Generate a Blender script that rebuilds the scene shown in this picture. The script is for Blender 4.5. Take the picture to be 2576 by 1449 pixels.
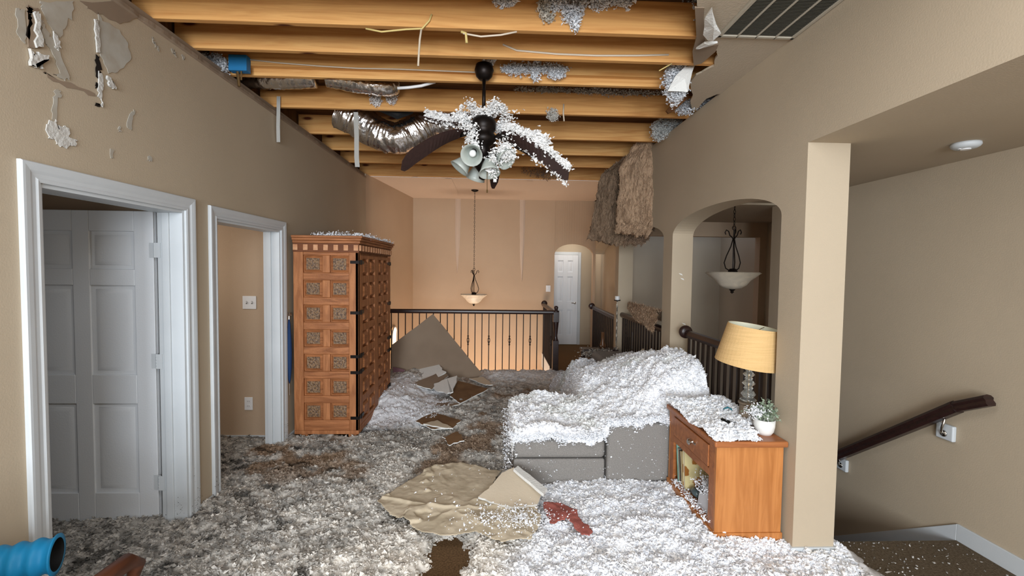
import bpy, math, random
import numpy as np
from mathutils import Vector, Matrix

random.seed(7); rng = np.random.default_rng(7)
for o in list(bpy.data.objects): bpy.data.objects.remove(o)
S = bpy.context.scene; COL = S.collection
pi = math.pi

# ------------------------------------------------------------------ camera
YAW, PITCH, ROLL, F = .038, .0413, .0127, 1120.0
O = np.array([0, 0, 1.65])
_f = np.array([math.sin(YAW)*math.cos(PITCH), math.cos(YAW)*math.cos(PITCH), -math.sin(PITCH)])
_r0 = np.array([math.cos(YAW), -math.sin(YAW), 0]); _u0 = np.cross(_r0, _f)
_r = _r0*math.cos(ROLL) + _u0*math.sin(ROLL); _u = -_r0*math.sin(ROLL) + _u0*math.cos(ROLL)
cd = bpy.data.cameras.new('camera'); cam = bpy.data.objects.new('camera', cd); COL.objects.link(cam)
cd.sensor_width = 36; cd.lens = F/2576*36; cd.clip_start = .02
M = Matrix(((_r[0], _u[0], -_f[0], O[0]), (_r[1], _u[1], -_f[1], O[1]), (_r[2], _u[2], -_f[2], O[2]), (0, 0, 0, 1)))
cam.matrix_world = M; S.camera = cam

def _ray(x, y): return _f + _r*(x-1288)/F - _u*(y-724.5)/F
def px(x, y, X): d = _ray(x, y); return O + d*(X/d[0])
def py(x, y, Y): d = _ray(x, y); return O + d*(Y/d[1])
def pz(x, y, Z=0.): d = _ray(x, y); return O + d*((Z-1.65)/d[2])

# ------------------------------------------------------------------ view, world, lights
S.view_settings.view_transform = 'Standard'; S.view_settings.look = 'None'
S.view_settings.exposure = 0.39; S.view_settings.gamma = 1; S.view_settings.use_curve_mapping = False
w = bpy.data.worlds.new('world'); S.world = w; w.use_nodes = True
w.node_tree.nodes['Background'].inputs[0].default_value = (.62, .75, 1, 1)
w.node_tree.nodes['Background'].inputs[1].default_value = .6

def area(name, loc, rot, sx, sy, power, col, spread=180):
    l = bpy.data.lights.new(name, 'AREA'); l.shape = 'RECTANGLE'; l.size = sx; l.size_y = sy
    l.energy = power; l.color = col; l.spread = math.radians(spread)
    o = bpy.data.objects.new(name, l); COL.objects.link(o); o.location = loc; o.rotation_euler = rot; return o
# daylight through the windows in the wall behind the camera
area('window_daylight', (.95, -3.92, 1.75), (math.radians(88), 0, 0), 1.5, 2.1, 140, (.86, .93, 1))
area('window_daylight', (-.9, -3.92, 1.75), (math.radians(88), 0, 0), 1.5, 2.1, 265, (.86, .93, 1))
# added overhead fill, no lamp there; lifts the floor and softens contrast
area('overhead_fill', (.1, .75, 2.93), (0, 0, 0), 2.0, .9, 30, (.90, .95, 1))
# the foyer below is lit by its own tall windows, warm bounce
area('foyer_daylight', (-.5, 7.4, -2.2), (math.radians(158), 0, 0), 2.2, .7, 95, (1, .82, .66))
area('foyer_daylight', (-.2, 7.1, 2.85), (math.radians(25), 0, 0), 1.8, .3, 4, (1, .90, .80))
# hallway and the rooms through the open doors
area('hall_light', (1.6, 9.3, 2.5), (0, 0, 0), .3, .3, 5, (1, .93, .85))
area('side_room_light', (-3.3, 1.5, 1.8), (0, math.radians(-80), 0), .8, .8, 2, (.9, .95, 1))
area('side_room_light', (-3.1, 3.5, 1.9), (0, math.radians(-60), 0), .5, .5, 5, (1, .93, .85))
area('stairwell_light', (2.6, 5.6, 2.2), (0, 0, 0), .4, .4, .3, (1, .9, .8))

# ------------------------------------------------------------------ helpers
def lin(c):
    return tuple(((v/255)/12.92 if v/255 <= .04045 else ((v/255+.055)/1.055)**2.4) for v in c)

def mat(name, c, rough=.8, metal=0, c2=None, scale=(6, 6, 6), detail=4, ramp=(.35, .65), bump=0, bscale=60,
        spec=.3, attr=None, wave=False, trans=0, emit=0, coat=0):
    m = bpy.data.materials.new(name); m.use_nodes = True; nt = m.node_tree; n = nt.nodes; L = nt.links
    b = n['Principled BSDF']; b.inputs['Roughness'].default_value = rough; b.inputs['Metallic'].default_value = metal
    b.inputs['Specular IOR Level'].default_value = spec
    C = (*lin(c), 1); b.inputs['Base Color'].default_value = C
    tc = n.new('ShaderNodeTexCoord')
    if trans: b.inputs['Transmission Weight'].default_value = trans
    if coat: b.inputs['Coat Weight'].default_value = coat
    if emit: b.inputs['Emission Color'].default_value = C; b.inputs['Emission Strength'].default_value = emit
    if c2 is not None:
        mp = n.new('ShaderNodeMapping'); mp.inputs['Scale'].default_value = scale
        L.new(tc.outputs['Object'], mp.inputs[0])
        if wave:
            t = n.new('ShaderNodeTexNoise'); t.inputs['Detail'].default_value = detail
            t.inputs['Scale'].default_value = 1; t.inputs['Distortion'].default_value = 1.6
        else:
            t = n.new('ShaderNodeTexNoise'); t.inputs['Detail'].default_value = detail; t.inputs['Scale'].default_value = 1
        L.new(mp.outputs[0], t.inputs[0])
        r = n.new('ShaderNodeValToRGB'); r.color_ramp.elements[0].position = ramp[0]; r.color_ramp.elements[1].position = ramp[1]
        r.color_ramp.elements[0].color = C; r.color_ramp.elements[1].color = (*lin(c2), 1)
        L.new(t.outputs[0], r.inputs[0]); L.new(r.outputs[0], b.inputs['Base Color'])
    if attr:
        a = n.new('ShaderNodeAttribute'); a.attribute_name = attr; L.new(a.outputs['Color'], b.inputs['Base Color'])
    if bump:
        t2 = n.new('ShaderNodeTexNoise'); t2.inputs['Scale'].default_value = bscale; t2.inputs['Detail'].default_value = 5
        L.new(tc.outputs['Object'], t2.inputs[0])
        bm_ = n.new('ShaderNodeBump'); bm_.inputs['Strength'].default_value = bump; bm_.inputs['Distance'].default_value = .01
        L.new(t2.outputs[0], bm_.inputs['Height']); L.new(bm_.outputs[0], b.inputs['Normal'])
    return m

def knots(m, scale=(1.6, 5, 5)):
    """knots in pine: small dark cells multiplied over the grain"""
    nt = m.node_tree; n = nt.nodes; L = nt.links; b = n['Principled BSDF']
    src = b.inputs['Base Color'].links[0].from_socket
    tc = n.new('ShaderNodeTexCoord'); mp = n.new('ShaderNodeMapping'); mp.inputs['Scale'].default_value = scale
    v = n.new('ShaderNodeTexVoronoi'); v.inputs['Scale'].default_value = 1
    L.new(tc.outputs['Object'], mp.inputs[0]); L.new(mp.outputs[0], v.inputs[0])
    r = n.new('ShaderNodeValToRGB'); r.color_ramp.elements[0].position = .05; r.color_ramp.elements[1].position = .11
    r.color_ramp.elements[0].color = (*lin((105, 62, 30)), 1); r.color_ramp.elements[1].color = (1, 1, 1, 1)
    L.new(v.outputs['Distance'], r.inputs[0])
    mx = n.new('ShaderNodeMix'); mx.data_type = 'RGBA'; mx.blend_type = 'MULTIPLY'; mx.inputs[0].default_value = 1
    L.new(src, mx.inputs[6]); L.new(r.outputs[0], mx.inputs[7]); L.new(mx.outputs[2], b.inputs['Base Color'])
    return m

class MB:
    def __init__(s): s.v = []; s.f = []; s.sm = False
    def add(s, vs, fs):
        k = len(s.v); s.v += [tuple(map(float, v)) for v in vs]; s.f += [tuple(i+k for i in f) for f in fs]; return s
    def box(s, a, b, R=None, at=(0, 0, 0)):
        x0, y0, z0 = a; x1, y1, z1 = b
        vs = [(x0, y0, z0), (x1, y0, z0), (x1, y1, z0), (x0, y1, z0), (x0, y0, z1), (x1, y0, z1), (x1, y1, z1), (x0, y1, z1)]
        if R is not None: vs = [tuple(R @ Vector(v) + Vector(at)) for v in vs]
        return s.add(vs, [(0, 3, 2, 1), (4, 5, 6, 7), (0, 1, 5, 4), (1, 2, 6, 5), (2, 3, 7, 6), (3, 0, 4, 7)])
    def frustum(s, a, b, ins, axis, out):
        """raised pad: rectangle a..b in the two axes other than `axis`, rising along axis from out[0] to out[1], inset by ins"""
        ax = [i for i in range(3) if i != axis]
        def P(u, v, t): p = [0, 0, 0]; p[ax[0]] = u; p[ax[1]] = v; p[axis] = t; return tuple(p)
        (u0, v0), (u1, v1) = a, b; vs = []
        for t, k in ((out[0], 0), (out[1], ins)):
            vs += [P(u0+k, v0+k, t), P(u1-k, v0+k, t), P(u1-k, v1-k, t), P(u0+k, v1-k, t)]
        return s.add(vs, [(0, 1, 2, 3), (4, 5, 6, 7), (0, 1, 5, 4), (1, 2, 6, 5), (2, 3, 7, 6), (3, 0, 4, 7)])
    def tube(s, pts, r, n=8, cap=True):
        pts = [Vector(p) for p in pts]; rs = r if isinstance(r, (list, tuple)) else [r]*len(pts); rings = []
        up = None
        for i, p in enumerate(pts):
            d = (pts[min(i+1, len(pts)-1)] - pts[max(i-1, 0)]).normalized()
            if up is None: up = Vector((0, 0, 1)) if abs(d.z) < .9 else Vector((1, 0, 0))
            a = d.cross(up).normalized(); up = a.cross(d).normalized()
            rings.append([p + (a*math.cos(t) + up*math.sin(t))*rs[i] for t in [2*pi*k/n for k in range(n)]])
        vs = [v for g in rings for v in g]; fs = []
        for i in range(len(pts)-1):
            for k in range(n): fs.append((i*n+k, i*n+(k+1) % n, (i+1)*n+(k+1) % n, (i+1)*n+k))
        if cap: fs += [tuple(range(n-1, -1, -1)), tuple((len(pts)-1)*n+k for k in range(n))]
        return s.add(vs, fs)
    def lathe(s, prof, at=(0, 0, 0), n=24, R=None, cap=True):
        vs = []; fs = []
        for (r, z) in prof:
            for k in range(n):
                v = Vector((r*math.cos(2*pi*k/n), r*math.sin(2*pi*k/n), z))
                if R is not None: v = R @ v
                vs.append(v + Vector(at))
        for i in range(len(prof)-1):
            for k in range(n): fs.append((i*n+k, i*n+(k+1) % n, (i+1)*n+(k+1) % n, (i+1)*n+k))
        if cap:
            if prof[0][0] > 1e-4: fs.append(tuple(range(n-1, -1, -1)))
            if prof[-1][0] > 1e-4: fs.append(tuple((len(prof)-1)*n+k for k in range(n)))
        return s.add(vs, fs)
    def prism(s, poly, d):
        """polygon (3-D, planar) extruded by vector d"""
        n = len(poly); d = Vector(d)
        vs = [Vector(p) for p in poly] + [Vector(p)+d for p in poly]
        return s.add(vs, [tuple(range(n)), tuple(range(2*n-1, n-1, -1))] + [(i, i+n, (i+1) % n+n, (i+1) % n) for i in range(n)])
    def build(s, name, m, parent=None, bevel=0, smooth=False, seg=2, loc=None):
        me = bpy.data.meshes.new(name); me.from_pydata(s.v, [], s.f); me.update()
        import bmesh
        bm = bmesh.new(); bm.from_mesh(me); bmesh.ops.recalc_face_normals(bm, faces=bm.faces); bm.to_mesh(me); bm.free()
        me.materials.append(m); o = bpy.data.objects.new(name, me); COL.objects.link(o)
        if loc is not None:
            L0 = Vector(loc); me.transform(Matrix.Translation(-L0)); o.location = L0
        if parent is not None:
            o.parent = parent; o.matrix_parent_inverse = parent.matrix_world.inverted()
        if smooth:
            for p in me.polygons: p.use_smooth = True
        if bevel:
            bv = o.modifiers.new('b', 'BEVEL'); bv.width = bevel; bv.segments = seg; bv.limit_method = 'ANGLE'; bv.angle_limit = math.radians(50)
            for p in me.polygons: p.use_smooth = True
            wn = o.modifiers.new('w', 'WEIGHTED_NORMAL')
        return o

def tag(o, label=None, cat=None, group=None, kind=None):
    if label: o['label'] = label
    if cat: o['category'] = cat
    if group: o['group'] = group
    if kind: o['kind'] = kind
    return o
def empty(name, loc, label=None, cat=None, group=None, kind=None, rz=0):
    o = bpy.data.objects.new(name, None); COL.objects.link(o); o.location = loc; o.rotation_euler = (0, 0, rz)
    o.empty_display_size = .1; bpy.context.view_layer.update()
    return tag(o, label, cat, group, kind)
def struct(o): o['kind'] = 'structure'; return o

# value noise (numpy)
_T = rng.random((256, 256))
def vn(x, y):
    xi = np.floor(x).astype(int); yi = np.floor(y).astype(int); fx = x-xi; fy = y-yi
    fx = fx*fx*(3-2*fx); fy = fy*fy*(3-2*fy); a = _T[xi % 256, yi % 256]; b = _T[(xi+1) % 256, yi % 256]
    c = _T[xi % 256, (yi+1) % 256]; d = _T[(xi+1) % 256, (yi+1) % 256]
    return (a*(1-fx)+b*fx)*(1-fy) + (c*(1-fx)+d*fx)*fy
def fbm(x, y, s, o=4, off=0.):
    x = np.asarray(x, float)*s+off+100; y = np.asarray(y, float)*s+off*1.7+100; t = 0; a = .5; n = 0
    for i in range(o): t = t+a*vn(x, y); n += a; a *= .5; x = x*2.03+17; y = y*2.03+31
    return t/n
def sstep(a, b, x): t = np.clip((x-a)/(b-a), 0, 1); return t*t*(3-2*t)

def colored_mesh(name, V, Fc, C, m, parent=None, smooth=False):
    """V (n,3), Fc: list of face arrays (k x 3 or k x 4), C (n,3) linear albedo per vertex"""
    me = bpy.data.meshes.new(name)
    loops = np.concatenate([f.ravel() for f in Fc]); tot = np.concatenate([np.full(len(f), f.shape[1]) for f in Fc])
    me.vertices.add(len(V)); me.vertices.foreach_set('co', np.asarray(V, np.float32).ravel())
    me.loops.add(len(loops)); me.loops.foreach_set('vertex_index', loops.astype(np.int32))
    st = np.concatenate([[0], np.cumsum(tot)[:-1]]).astype(np.int32)
    me.polygons.add(len(tot)); me.polygons.foreach_set('loop_start', st); me.polygons.foreach_set('loop_total', tot.astype(np.int32))
    me.update(calc_edges=True); me.validate()
    at = me.color_attributes.new('albedo', 'FLOAT_COLOR', 'POINT')
    at.data.foreach_set('color', np.concatenate([C, np.ones((len(C), 1))], 1).astype(np.float32).ravel())
    me.materials.append(m)
    me.polygons.foreach_set('use_smooth', (tot == 4) & smooth)
    o = bpy.data.objects.new(name, me); COL.objects.link(o)
    if parent is not None: o.parent = parent; o.matrix_parent_inverse = parent.matrix_world.inverted()
    return o

_oct = np.array([[1, 0, 0], [-1, 0, 0], [0, 1, 0], [0, -1, 0], [0, 0, 1], [0, 0, -1.]])
_octf = np.array([[0, 2, 4], [2, 1, 4], [1, 3, 4], [3, 0, 4], [2, 0, 5], [1, 2, 5], [3, 1, 5], [0, 3, 5]])
def tufts(P, size, C, flat=.55, arms=1):
    """ragged little lumps; returns V, F, C arrays"""
    P = np.repeat(P, arms, 0); size = np.repeat(size, arms); C = np.repeat(C, arms, 0)
    n = len(P)
    if arms > 1: P = P + rng.normal(0, 1, (n, 3))*size[:, None]*.7; size = size*rng.uniform(.45, 1, n)
    sh = _oct[None]*rng.uniform(.35, 1.35, (n, 6, 1)) + rng.normal(0, .22, (n, 6, 3))
    sh *= np.stack([np.ones(n), rng.uniform(.4, 1, n), rng.uniform(.25, .9, n)], 1)[:, None, :]
    q = rng.normal(size=(n, 4)); q /= np.linalg.norm(q, axis=1)[:, None]; a, b, c, d = q.T
    R = np.stack([1-2*(c*c+d*d), 2*(b*c-a*d), 2*(b*d+a*c), 2*(b*c+a*d), 1-2*(b*b+d*d), 2*(c*d-a*b),
                  2*(b*d-a*c), 2*(c*d+a*b), 1-2*(b*b+c*c)], 1).reshape(n, 3, 3)
    V = np.einsum('nij,nkj->nki', R, sh); V[:, :, 2] *= flat if flat else 1
    V = V*size[:, None, None] + P[:, None, :]
    Fa = _octf[None] + (np.arange(n)*6)[:, None, None]
    return V.reshape(-1, 3), Fa.reshape(-1, 3), np.repeat(C, 6, 0)
def fluff_obj(name, P, size, C, label, group=None, cat='insulation', parent=None, arms=2, flat=.8, m=None):
    V, Fa, Cc = tufts(np.asarray(P, float), np.asarray(size, float), np.asarray(C, float), flat, arms)
    o = colored_mesh(name, V, [Fa], Cc, m or FLUFF, parent, smooth=True)
    if label: tag(o, label, cat, group, 'stuff')
    elif parent is not None: o['kind'] = 'stuff'
    return o
def whites(n, lo=.62, hi=.9, tint=(.97, .99, 1.03)):
    if lo >= .6: lo, hi = .8, .95
    return np.clip(rng.uniform(lo, hi, (n, 1))*np.array(tint)[None], 0, .95)

# ------------------------------------------------------------------ materials
WALL = mat('wall_paint', (182, 167, 145), .75, c2=(177, 162, 140), scale=(1.2, 1.2, 1.2), bump=.1, bscale=140, spec=.25)
WALLW = mat('foyer_wall_paint', (186, 163, 138), .8, c2=(182, 158, 133), scale=(1, 1, 1), bump=.2, bscale=140)
CEILR = mat('ceiling_paint_tan', (184, 170, 150), .9, bump=.2, bscale=90)
CEIL = mat('ceiling_paint', (196, 176, 158), .9, bump=.3, bscale=90)
WHITE = mat('white_paint_shade_toned', (198, 203, 206), .45, spec=.4, c2=(192, 197, 200), scale=(3, 3, 3), bump=.04, bscale=200)  # same paint as the door leaves, darkened in colour against the strong light
DOORW = mat('white_paint_light_toned', (220, 224, 228), .42, spec=.45, bump=.08, bscale=120)  # same paint as the trim, lightened in colour to stand for more light
DIRTYW = mat('white_paint_with_splashes', (214, 218, 220), .45, c2=(213, 217, 219), scale=(3, 3, 3))
CARPET = mat('brown_carpet', (128, 101, 72), .97, c2=(96, 74, 52), scale=(95, 95, 95), bump=.9, bscale=320, spec=.05)
DARKF = mat('stair_carpet', (88, 76, 62), .97, c2=(70, 60, 48), scale=(80, 80, 80), bump=.8, bscale=250, spec=.05)
PINE = [knots(mat('pine_joist_wood', a, .7, c2=b, scale=(1.2, 26, 26), wave=True, ramp=(.3, .7), bump=.12, bscale=40))
        for a, b in (((224, 176, 112), (196, 140, 78)), ((216, 164, 100), (186, 130, 72)), ((220, 170, 106), (194, 136, 76)))]
ATTIC = mat('roof_decking', (120, 84, 48), .9, c2=(88, 58, 32), scale=(2, 30, 2), wave=True)
SPRAY = mat('black_marking_paint', (28, 24, 20), .8)
BLACKM = mat('dark_bronze_metal', (34, 27, 24), .4, metal=.6, c2=(24, 19, 17), scale=(20, 20, 20))
IRON = mat('wrought_iron_balusters', (44, 33, 27), .5, metal=.4)
RAILW = mat('dark_stained_rail_wood', (50, 30, 27), .35, c2=(36, 22, 20), scale=(3, 30, 30), wave=True, spec=.5)
BLADE = mat('dark_walnut_blade', (54, 36, 32), .6, c2=(44, 29, 26), scale=(3, 30, 30), wave=True)
GLASSF = mat('frosted_glass', (214, 220, 212), .3, trans=.35, c2=(180, 188, 180), scale=(8, 8, 3))
ALAB = mat('alabaster_glass', (226, 214, 194), .35, c2=(206, 196, 180), scale=(6, 6, 10), wave=True, trans=.15)
BULB = mat('white_bulb', (238, 238, 236), .3)
ARM1 = mat('rustic_wood', (178, 118, 74), .55, c2=(142, 88, 50), scale=(16, 16, 2.2), wave=True, bump=.2, bscale=50, spec=.35)
ARM2 = mat('rustic_wood_rails', (172, 112, 70), .55, c2=(134, 82, 46), scale=(3, 3, 22), wave=True, bump=.2, bscale=50, spec=.35)
ARM3 = mat('carved_wood_panel', (136, 104, 70), .42, c2=(84, 58, 36), scale=(55, 55, 55), ramp=(.42, .6), bump=1, bscale=70, spec=.7)
DENT = mat('light_dentil_wood', (206, 156, 118), .6, c2=(184, 130, 92), scale=(20, 20, 20))
SOFA = mat('grey_woven_fabric', (146, 142, 137), .95, c2=(128, 124, 120), scale=(160, 160, 160), bump=.5, bscale=380, spec=.1)
SOFAB = mat('black_sofa_base', (22, 20, 20), .8)
HONEY = mat('honey_pine', (188, 124, 68), .4, c2=(164, 102, 50), scale=(18, 18, 1.6), wave=True, spec=.5)
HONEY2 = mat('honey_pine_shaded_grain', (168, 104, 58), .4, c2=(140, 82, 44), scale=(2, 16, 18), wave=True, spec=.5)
FLUFF = mat('loose_fill_insulation', (230, 232, 236), .98, attr='albedo', spec=.05)
BATT = mat('brown_fibre_batt', (140, 106, 76), .98, attr='albedo', bump=1, bscale=90, spec=.03)
FOIL = mat('crinkled_foil', (220, 218, 216), .2, metal=1, bump=1.0, bscale=16)
GYP = mat('white_gypsum_edge', (228, 228, 224), .9, bump=.5, bscale=80)
BOARD = mat('drywall_face_beige', (204, 190, 168), .85, c2=(192, 177, 154), scale=(3, 3, 3), bump=.15, bscale=70)
BOARDB = mat('drywall_painted_taupe', (146, 128, 109), .85, c2=(134, 116, 98), scale=(2, 2, 2))
BOARDK = mat('brown_backing_paper', (122, 92, 62), .92, c2=(104, 76, 50), scale=(6, 6, 6))
PAPER = mat('wet_beige_paper', (204, 190, 166), .85, c2=(178, 164, 140), scale=(7, 7, 7), bump=.4, bscale=25)
RED = mat('dull_red_cloth', (168, 98, 88), .95, c2=(152, 84, 76), scale=(14, 14, 14), bump=.4, bscale=120)
BLUE = mat('bright_blue_ribbed_plastic', (22, 128, 178), .5, spec=.3)
BLUEB = mat('blue_junction_box_plastic', (34, 108, 156), .5)
NAVY = mat('navy_umbrella_cloth', (24, 52, 92), .8)
BLACK = mat('matte_black', (18, 18, 18), .7)
SHADE = mat('tan_linen_shade', (214, 178, 124), .85, c2=(204, 168, 114), scale=(6, 6, 120), bump=.3, bscale=200)
SHADEI = mat('cream_shade_lining', (222, 220, 196), .8)
GLASS = mat('clear_glass', (220, 220, 212), .06, trans=.85, spec=.6)
TAUPE = mat('taupe_wood_base', (134, 120, 102), .7, c2=(118, 104, 88), scale=(4, 4, 40))
POT = mat('white_ceramic_pot', (230, 230, 226), .35)
LEAF = mat('sage_green_leaves', (112, 132, 108), .7, c2=(160, 172, 152), scale=(40, 40, 40))
PLATE = mat('white_plastic_plate', (226, 226, 226), .4)
SLOT = mat('grey_plastic_slot', (120, 118, 114), .5)
BRASS = mat('old_brass', (120, 96, 62), .4, metal=.7)
STEEL = mat('brushed_nickel', (200, 196, 190), .25, metal=1)
VENTW = mat('beige_vent_metal', (176, 168, 152), .5)
VENTD = mat('dark_vent_filter', (42, 40, 36), .8)
WIREW = mat('white_cable_jacket', (214, 200, 180), .6)
WIREY = mat('yellow_cable_jacket', (208, 186, 120), .6)
STRAP = mat('grey_plastic_strap', (168, 166, 160), .6)
CONC = mat('foyer_floor_tile', (196, 172, 144), .6)

# ------------------------------------------------------------------ setting: walls
XL, XR, CZ = -1.90, 1.70, 3.02
# left wall with two door openings
D1 = (1.935, 2.805, 1.985); D2 = (3.11, 4.02, 1.97)
b = MB()
for a, c in ((-4.0, D1[0]), (D1[1], D2[0]), (D2[1], 6.65)): b.box((XL-.13, a, 0), (XL, c, 2.975))
b.box((XL-.13, D1[0], D1[2]), (XL, D1[1], 2.975)); b.box((XL-.13, D2[0], D2[2]), (XL, D2[1], 2.975))
wl = struct(b.build('wall_left', WALL))
b = MB().box((XL-.12, -4.0, 2.975), (XL-.015, 6.65, CZ)); struct(b.build('trim_1', BOARDB))
# ragged drywall lip along the top of the left wall
vs = []; fs = []; ys = np.linspace(1.0, 6.6, 420)
for i, yy in enumerate(ys):
    h = 2.972 + .010*fbm(yy, 0., 9, 3); t = .003+.012*fbm(yy, 3., 14, 3)
    vs += [(XL, yy, 2.945), (XL+t, yy, 2.955), (XL+t, yy, h), (XL-.01, yy, h+.004)]
for i in range(len(ys)-1):
    for k in range(3): fs.append((4*i+k, 4*i+k+1, 4*i+k+5, 4*i+k+4))
b = MB().add(vs, fs); b.build('torn_drywall_edge', BOARDB, wl)

def casing(y0, y1, z1, X, parent, flip=1, z0=0.):
    prof = [(0, .0), (0, .012), (.012, .015), (.020, .011), (.034, .012), (.046, .017), (.066, .020), (.076, .020), (.080, .015), (.080, 0)]
    vs = []; fs = []; n = len(prof)
    for d, t in prof:
        vs += [(X+flip*t, y0-d, z0), (X+flip*t, y0-d, z1+d), (X+flip*t, y1+d, z1+d), (X+flip*t, y1+d, z0)]
    for i in range(n-1):
        for k in range(3): fs.append((4*i+k, 4*i+k+1, 4*i+k+5, 4*i+k+4))
    return MB().add(vs, fs).build('casing', WHITE, parent)
def jamb(y0, y1, z1, X0, X1, parent):
    b = MB()
    b.box((X0, y0-.001, 0), (X1, y0+.018, z1)).box((X0, y1-.018, 0), (X1, y1+.001, z1)).box((X0, y0+.018, z1-.018), (X1, y1-.018, z1+.001))
    xm = (X0+X1)/2-.02
    b.box((xm-.02, y0+.018, 0), (xm+.02, y0+.03, z1-.018)).box((xm-.02, y1-.03, 0), (xm+.02, y1-.018, z1-.018))
    return b.build('jamb', WHITE, parent, bevel=.002)

def door6(w_, h_, t_, m, parent, name='door_leaf'):
    """six-panel leaf, local x 0..w, y 0..t (front at y=0), z 0..h; returned as vertices in MB"""
    b = MB(); st = .115; mid = .10; rails = [(0, .21), (.77, .95), (1.50, 1.60), (h_-.125, h_)]
    b.box((0, .013, 0), (w_, t_-.013, h_))
    cols = [(st, w_/2-mid/2), (w_/2+mid/2, w_-st)]
    for s in (0, 1):
        ya, yb = (0, .0135) if s == 0 else (t_-.0135, t_)
        for a, c in ((0, st), (w_/2-mid/2, w_/2+mid/2), (w_-st, w_)): b.box((a, ya, 0), (c, yb, h_))
        for a, c in rails:
            for u0, u1 in cols: b.box((u0, ya, a), (u1, yb, c))
        for i in range(3):
            z0, z1 = rails[i][1], rails[i+1][0]
            for u0, u1 in cols:
                o_ = (.0135, .003) if s == 0 else (t_-.0135, t_-.003)
                b.frustum((u0+.022, z0+.022), (u1-.022, z1-.022), .03, 1, o_)
    return b.build(name, m, parent, bevel=.004, seg=2)

d1 = empty('door_1', (XL, D1[0], 0), kind='structure')
casing(*D1, XL, d1); jamb(*D1, XL-.15, XL, d1)
leaf = door6(.86, 1.955, .035, DOORW, None); leaf.location = (XL-.185-.86, 2.802, .022)
bpy.context.view_layer.update(); leaf.parent = d1; leaf.matrix_parent_inverse = d1.matrix_world.inverted()
for z in (.30, 1.06, 1.74):
    hb = MB(); X0 = XL-.166
    hb.box((X0-.04, 2.797, z-.045), (X0, 2.801, z+.045)); hb.box((X0, 2.783, z-.045), (X0+.035, 2.7865, z+.045))
    for k in range(5): hb.tube([(X0, 2.790, z-.045+k*.018), (X0, 2.790, z-.029+k*.018)], .008, 10)
    hb.build('hinge', WHITE, d1)
d2 = empty('door_2', (XL, D2[0], 0), kind='structure')
casing(*D2, XL, d2); jamb(*D2, XL-.14, XL, d2)
MB().box((XL-.105, D2[1]-.022, .86), (XL-.075, D2[1]-.018, .93)).build('strike_plate', BRASS, d2)

# rooms behind the two left doors
b = MB().box((-5, 2.98, 0), (XL-.13, 3.08, 2.5)); struct(b.build('wall_side_room_divider', WALLW))
b = MB().box((-5, 4.165, 0), (XL-.13, 4.26, 2.5)); struct(b.build('wall_side_room_end', WALLW))
b = MB().box((-5.1, .0, 0), (-5, 4.26, 2.5)); struct(b.build('wall_side_room_left', WALLW))
b = MB().box((-5, .0, 0), (XL-.13, .08, 2.5)); struct(b.build('wall_side_room_near', WALLW))
b = MB().box((-5, 0, 2.44), (XL-.13, 4.26, 2.5)); struct(b.build('ceiling_side_rooms', CEIL))
b = MB().box((-4.9, 4.15, 0), (XL-.14, 4.165, .085)); struct(b.build('baseboard_side_room', WHITE, bevel=.003))

# right wall: header over the stair opening, post and arcade with arches
TH = .20
def arch_z(y, a, c, zs, rise): t = (2*(y-a)/(c-a)-1); return zs + rise*math.sqrt(max(0, 1-abs(t)**2.1))
b = MB()
def wallseg(y0, y1, z0a, z0b, ztop=CZ, xs=(XR, XR), th=TH):
    (xa, xb) = xs
    vs = [(xa, y0, z0a), (xb, y1, z0b), (xb, y1, ztop), (xa, y0, ztop), (xa+th, y0, z0a), (xb+th, y1, z0b), (xb+th, y1, ztop), (xa+th, y0, ztop)]
    b.add(vs, [(0, 1, 2, 3), (4, 7, 6, 5), (0, 4, 5, 1), (2, 6, 7, 3)])
    return
def pier(y0, y1, xs=(XR, XR), th=TH):
    xa, xb = xs
    vs = [(xa, y0, 0), (xb, y1, 0), (xb, y1, CZ), (xa, y0, CZ), (xa+th, y0, 0), (xb+th, y1, 0), (xb+th, y1, CZ), (xa+th, y0, CZ)]
    b.add(vs, [(0, 1, 2, 3), (4, 7, 6, 5), (0, 4, 5, 1), (2, 6, 7, 3), (0, 3, 7, 4), (1, 5, 6, 2)])
SOF = 2.365
b.box((XR, -4.0, SOF), (XR+.24, 2.40, CZ))                       # header
b.box((XR, 2.40, 0), (XR+.24, 2.605, CZ))                        # post
def arch(y0, y1, zs, rise, xs=(XR, XR), n=28):
    for i in range(n):
        a0 = .5-.5*math.cos(pi*i/n); a1 = .5-.5*math.cos(pi*(i+1)/n)
        ya, yb = y0+(y1-y0)*a0, y0+(y1-y0)*a1; xa, xb = xs[0]+(xs[1]-xs[0])*a0, xs[0]+(xs[1]-xs[0])*a1
        wallseg(ya, yb, arch_z(ya, y0, y1, zs, rise), arch_z(yb, y0, y1, zs, rise), xs=(xa, xb))
arch(2.605, 4.235, 1.995, .182); pier(4.235, 4.46); arch(4.46, 6.09, 1.985, .18); pier(6.09, 6.26)
arch(6.26, 8.74, 1.975, .20, (XR, 1.97))
wr = struct(b.build('wall_right', WALL))
# small chips and scuffs on the right wall
for q in ((1712, 690), (1716, 702), (1720, 815)):
    p = py(q[0], q[1], 4.234)
    MB().add([(p[0]-.02, 4.2335, p[2]+.012), (p[0]+.012, 4.2335, p[2]+.004), (p[0]+.022, 4.2335, p[2]-.012), (p[0]-.004, 4.2335, p[2]-.002)], [(0, 1, 2, 3)]).build('paint_chip', GYP, wr)

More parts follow.
